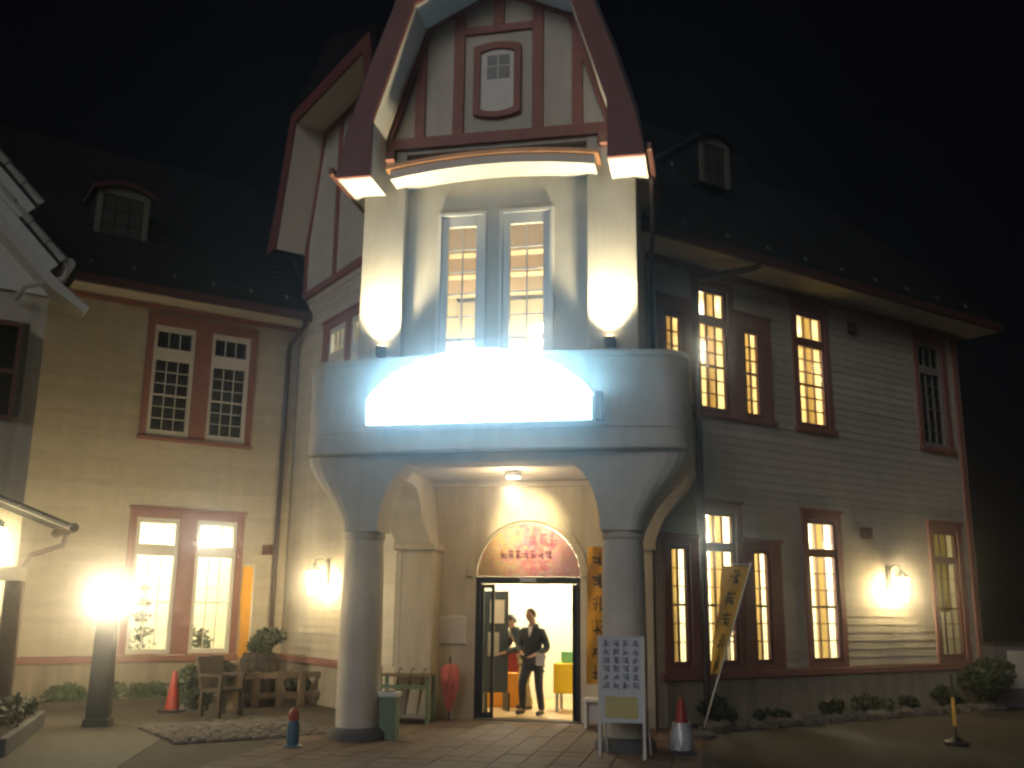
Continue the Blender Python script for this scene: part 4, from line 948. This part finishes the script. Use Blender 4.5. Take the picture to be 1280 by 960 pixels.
# banners
def banner(name, loc, rz, w, h, z0, m, label, rows, lean=0, wob=.03, seed=1, twist=0, w2=None, foot=True, group='nobori banners', glyph_m=INK):
    rnd = random.Random(seed); t = thing(name, label, 'banner', loc, rz, group)
    lx = lambda z: lean*(z/(z0+h))
    MB().tube([(lx(0), 0, .02), (lx(z0+h+.06), 0, z0+h+.06)], .014, 8).build('pole', WHITE, t, smooth=True)
    MB().tube([(lx(z0+h+.03), 0, z0+h+.03), (lx(z0+h+.03)-w, 0, z0+h+.03)], .008, 6).build('crossbar', WHITE, t)
    if foot: MB().lathe([(.20, 0), (.20, .05), (.06, .10), (.03, .16)], lx(0), 0, 16).build('foot', STONE, t, smooth=True)
    nz, nx = 14, 6; rings = []
    w2 = w2 or w
    G_ = lambda i, k: ((lx(z0+h*k/nz)-.02)-(w2+(w-w2)*k/nz)*i/nx, -.012+wob*math.sin(k*.7+i*.9+seed)*(i/nx)+twist*(i/nx)*(1-k/nz), z0+h*k/nz)
    for k in range(nz+1):
        A = [G_(i, k) for i in range(nx+1)]; rings.append(A+[(x, y+.006, z) for x, y, z in A[::-1]])
    c = MB().loft(rings).build('cloth', m, t, smooth=True)
    # brush marks lie on the cloth surface, row by row
    for r in range(rows):
        cz = (r+.5)/rows; k = cz*nz; gw = w*.55; gh = h/rows*.72
        mb = MB(); sub = MB(); glyph(sub, 0, 0, gw, gh, 0, .002, rnd)
        for i_ in range(0, len(sub.v), 8):
            P = []
            for (px, py, pz) in sub.v[i_:i_+8]:
                fi = .5-px/w; kk = k+pz/h*nz; g = G_(min(1, max(0, fi))*nx, kk); P.append((g[0], g[1]-.004+py, g[2]))
            mb.pts(P, [(3, 2, 1, 0), (4, 5, 6, 7), (0, 1, 5, 4), (1, 2, 6, 5), (2, 3, 7, 6), (3, 0, 4, 7)])
        mb.build('character', glyph_m, c)
    return t
banner('banner', (1.40, 1.85, 0), 0, .30, 2.0, .66, ORANGE, 'tall orange banner with dark lettering right of the entrance', 6, lean=.02, w2=.32, seed=4)
banner('banner', wpt(RF(-6.8), -.92, 0, 0), R_(45), .20, 1.62, .82, ORANGE, 'narrow orange banner in front of the left double window', 0, lean=.0, w2=.18, seed=9)
banner('banner', wpt(MR, 3.05, -1.0, 0), R_(20), .40, 1.52, .86, YELLOW, 'yellow banner leaning rightward before the right wing windows', 5, lean=.82, w2=.13, seed=6, wob=.04)
t = thing('white_stand', 'small white stand box at the foot of the orange entrance banner', 'stand', (1.22, 2.12, 0))
MB().box(-.22, .22, -.14, .14, .40, .45).build('top', WHITE, t, bev=.008)
for x in (-.19, .19): MB().box(x-.02, x+.02, -.12, .12, 0, .399).build('leg', WHITE, t)
MB().box(-.169, .169, -.02, .02, .1, .38).build('panel', PAPER, t)
# standing notice board in front of the right column
t = thing('notice_board', 'white standing notice board with blue handwriting before the right column', 'notice board', (1.83, -.80, 0), R_(-6))
for x in (-.27, .27):
    MB().box(x-.018, x+.018, -.02, .02, 0, 1.43).build('leg', WHITE, t); MB().tube([(x, .02, 1.2), (x, .42, .0)], .012, 6).build('brace', WHITE, t)
MB().box(-.251, .251, -.015, .01, .42, 1.42).build('board', BOARDW, t)
MB().box(-.20, .20, -.019, -.016, .47, .72).build('yellow_note', mat('yellow_note', (.60, .55, .24), .8, .1), t)
rnd = random.Random(11)
for c_ in range(4):
    for r in range(6): mb = MB(); glyph(mb, .18-c_*.12, 1.34-r*.098, .09, .09, -.018, -.0155, rnd); mb.build('character', BLUEINK, t)
# traffic cone with silver sleeve
t = thing('traffic_cone', 'red traffic cone wearing a silver net sleeve right of the notice board', 'cone', (2.51, -.15, 0))
MB().box(-.18, .18, -.18, .18, 0, .05).build('base', BLACK, t, bev=.015); MB().lathe([(.14, .051), (.04, .64), (.03, .68), (.01, .68)], 0, 0, 20).build('cone', REDP, t, smooth=True)
MB().lathe([(.152, .06), (.145, .2), (.112, .38), (.106, .38)], 0, 0, 20).build('sleeve', SILVER, t, smooth=True)
net = MB()
for k in range(8):
    a = 2*math.pi*k/8
    for sg_ in (1, -1): net.tube([((.156-.045*f_)*math.cos(a+sg_*f_*.9), (.156-.045*f_)*math.sin(a+sg_*f_*.9), .07+.31*f_) for f_ in (0, .33, .66, 1)], .006, 4)
net.build('net', BLUEINK, t)
# rock edged bed along the right wing
struct(MB(RF(.0)).box(3.6, 11.4, -.36, .16, 0, .05).build('planting_bed', SOIL))
ORD = 'first second third fourth fifth sixth seventh eighth ninth tenth eleventh twelfth thirteenth fourteenth fifteenth sixteenth seventeenth eighteenth nineteenth twentieth'.split()
ORD += ['twenty-'+w_ for w_ in ORD[:9]]
rk = None
for i in range(25):
    u = 3.6+i*.31; x, y, z = wpt(RF(.42), u, random.uniform(-.05, .05), -.02)
    if i < 4 or rk is None or len(rk) < 4:
        bm = bmesh.new(); bmesh.ops.create_icosphere(bm, subdivisions=2, radius=.15)
        for v in bm.verts: v.co *= random.uniform(.8, 1.15); v.co.z *= .85; v.co.z = max(v.co.z, -.03)
        me = bpy.data.meshes.new('rock'); bm.to_mesh(me); bm.free(); me.materials.append(ROCK); rk = (rk or [])+[me]
    m_ = random.choice(rk); o = bpy.data.objects.new('rock', m_); COL.objects.link(o); o.location = (x, y, .02); o.rotation_euler = (0, 0, random.random()*6); o.scale = (random.uniform(.85, 1.25), random.uniform(.8, 1.1), random.uniform(.8, 1.2))
    tag(o, ORD[i]+' edging rock from the porch in the row along the right wing', 'rock', 'edging rocks along the right wing')
bl_ = ['low dark plant in the rock bed behind the red cone', 'low dark plant in the rock bed below the narrow window left of the poster', 'low dark plant in the rock bed below the glowing poster window', 'rounded dark plant in the rock bed left of the wall lantern', 'low dark plant in the rock bed below the wall lantern', 'low dark plant in the rock bed by the far right window']
for k, (u, r_, h__) in enumerate(((4.1, .34, .42), (5.3, .30, .26), (6.75, .24, .30), (7.7, .40, .34), (8.8, .22, .26), (10.1, .38, .40))):
    bush('plant', wpt(RF(.0), u, -.1, .03), r_, h__, bl_[k], leafn=60, size=.12, n=5, cat='plant')
bush('bush', wpt(RF(.40), 10.75, 0, 0), .45, .95, 'dark round bush at the right end of the right wing', leafn=200)
# marker pole at the right
t = thing('marker_pole', 'thin pole with yellow sleeve in a dark foot on the right forecourt', 'pole', wpt(RF(3.08), 5.56, 0, 0))
MB().lathe([(.16, 0), (.16, .05), (.05, .09), (.03, .12)], 0, 0, 16).build('foot', BLACK, t, smooth=True); MB().tube([(0, 0, .1), (0, 0, .92)], .016, 8).build('pole', DWOOD, t); MB().tube([(0, 0, .25), (0, 0, .62)], .025, 8).build('sleeve', YELLOW, t)
# cabinet at the far right
t = thing('utility_cabinet', 'pale grey cabinet standing beyond the right end of the building', 'cabinet', wpt(RF(.23), 11.8, 0, 0), R_(12))
MB().box(-.40, .40, -.3, .3, 0, 1.15).build('cabinet_body', STONE, t, bev=.02); MB().box(-.15, .25, -.325, -.301, .35, 1.05).build('front_panel', GREYC, t, bev=.01); MB().box(-.43, .43, -.33, .33, 1.151, 1.2).build('top', DWOOD, t)

# ------------------------------------------------------------------ added scattering volume that imitates camera bloom round the lamps
hz = bpy.data.materials.new('bloom_scatter'); hz.use_nodes = True; nn = hz.node_tree.nodes
nn.remove(nn['Principled BSDF']); v = nn.new('ShaderNodeVolumePrincipled'); v.inputs['Density'].default_value = .012; v.inputs['Anisotropy'].default_value = .97
v.inputs['Color'].default_value = (.9, .92, 1, 1)
hz.node_tree.links.new(v.outputs[0], nn['Material Output'].inputs['Volume'])
h_ = MB().box(-170, 170, -70, 230, -1.4, 14).build('bloom_volume', hz); h_['kind'] = 'stuff'
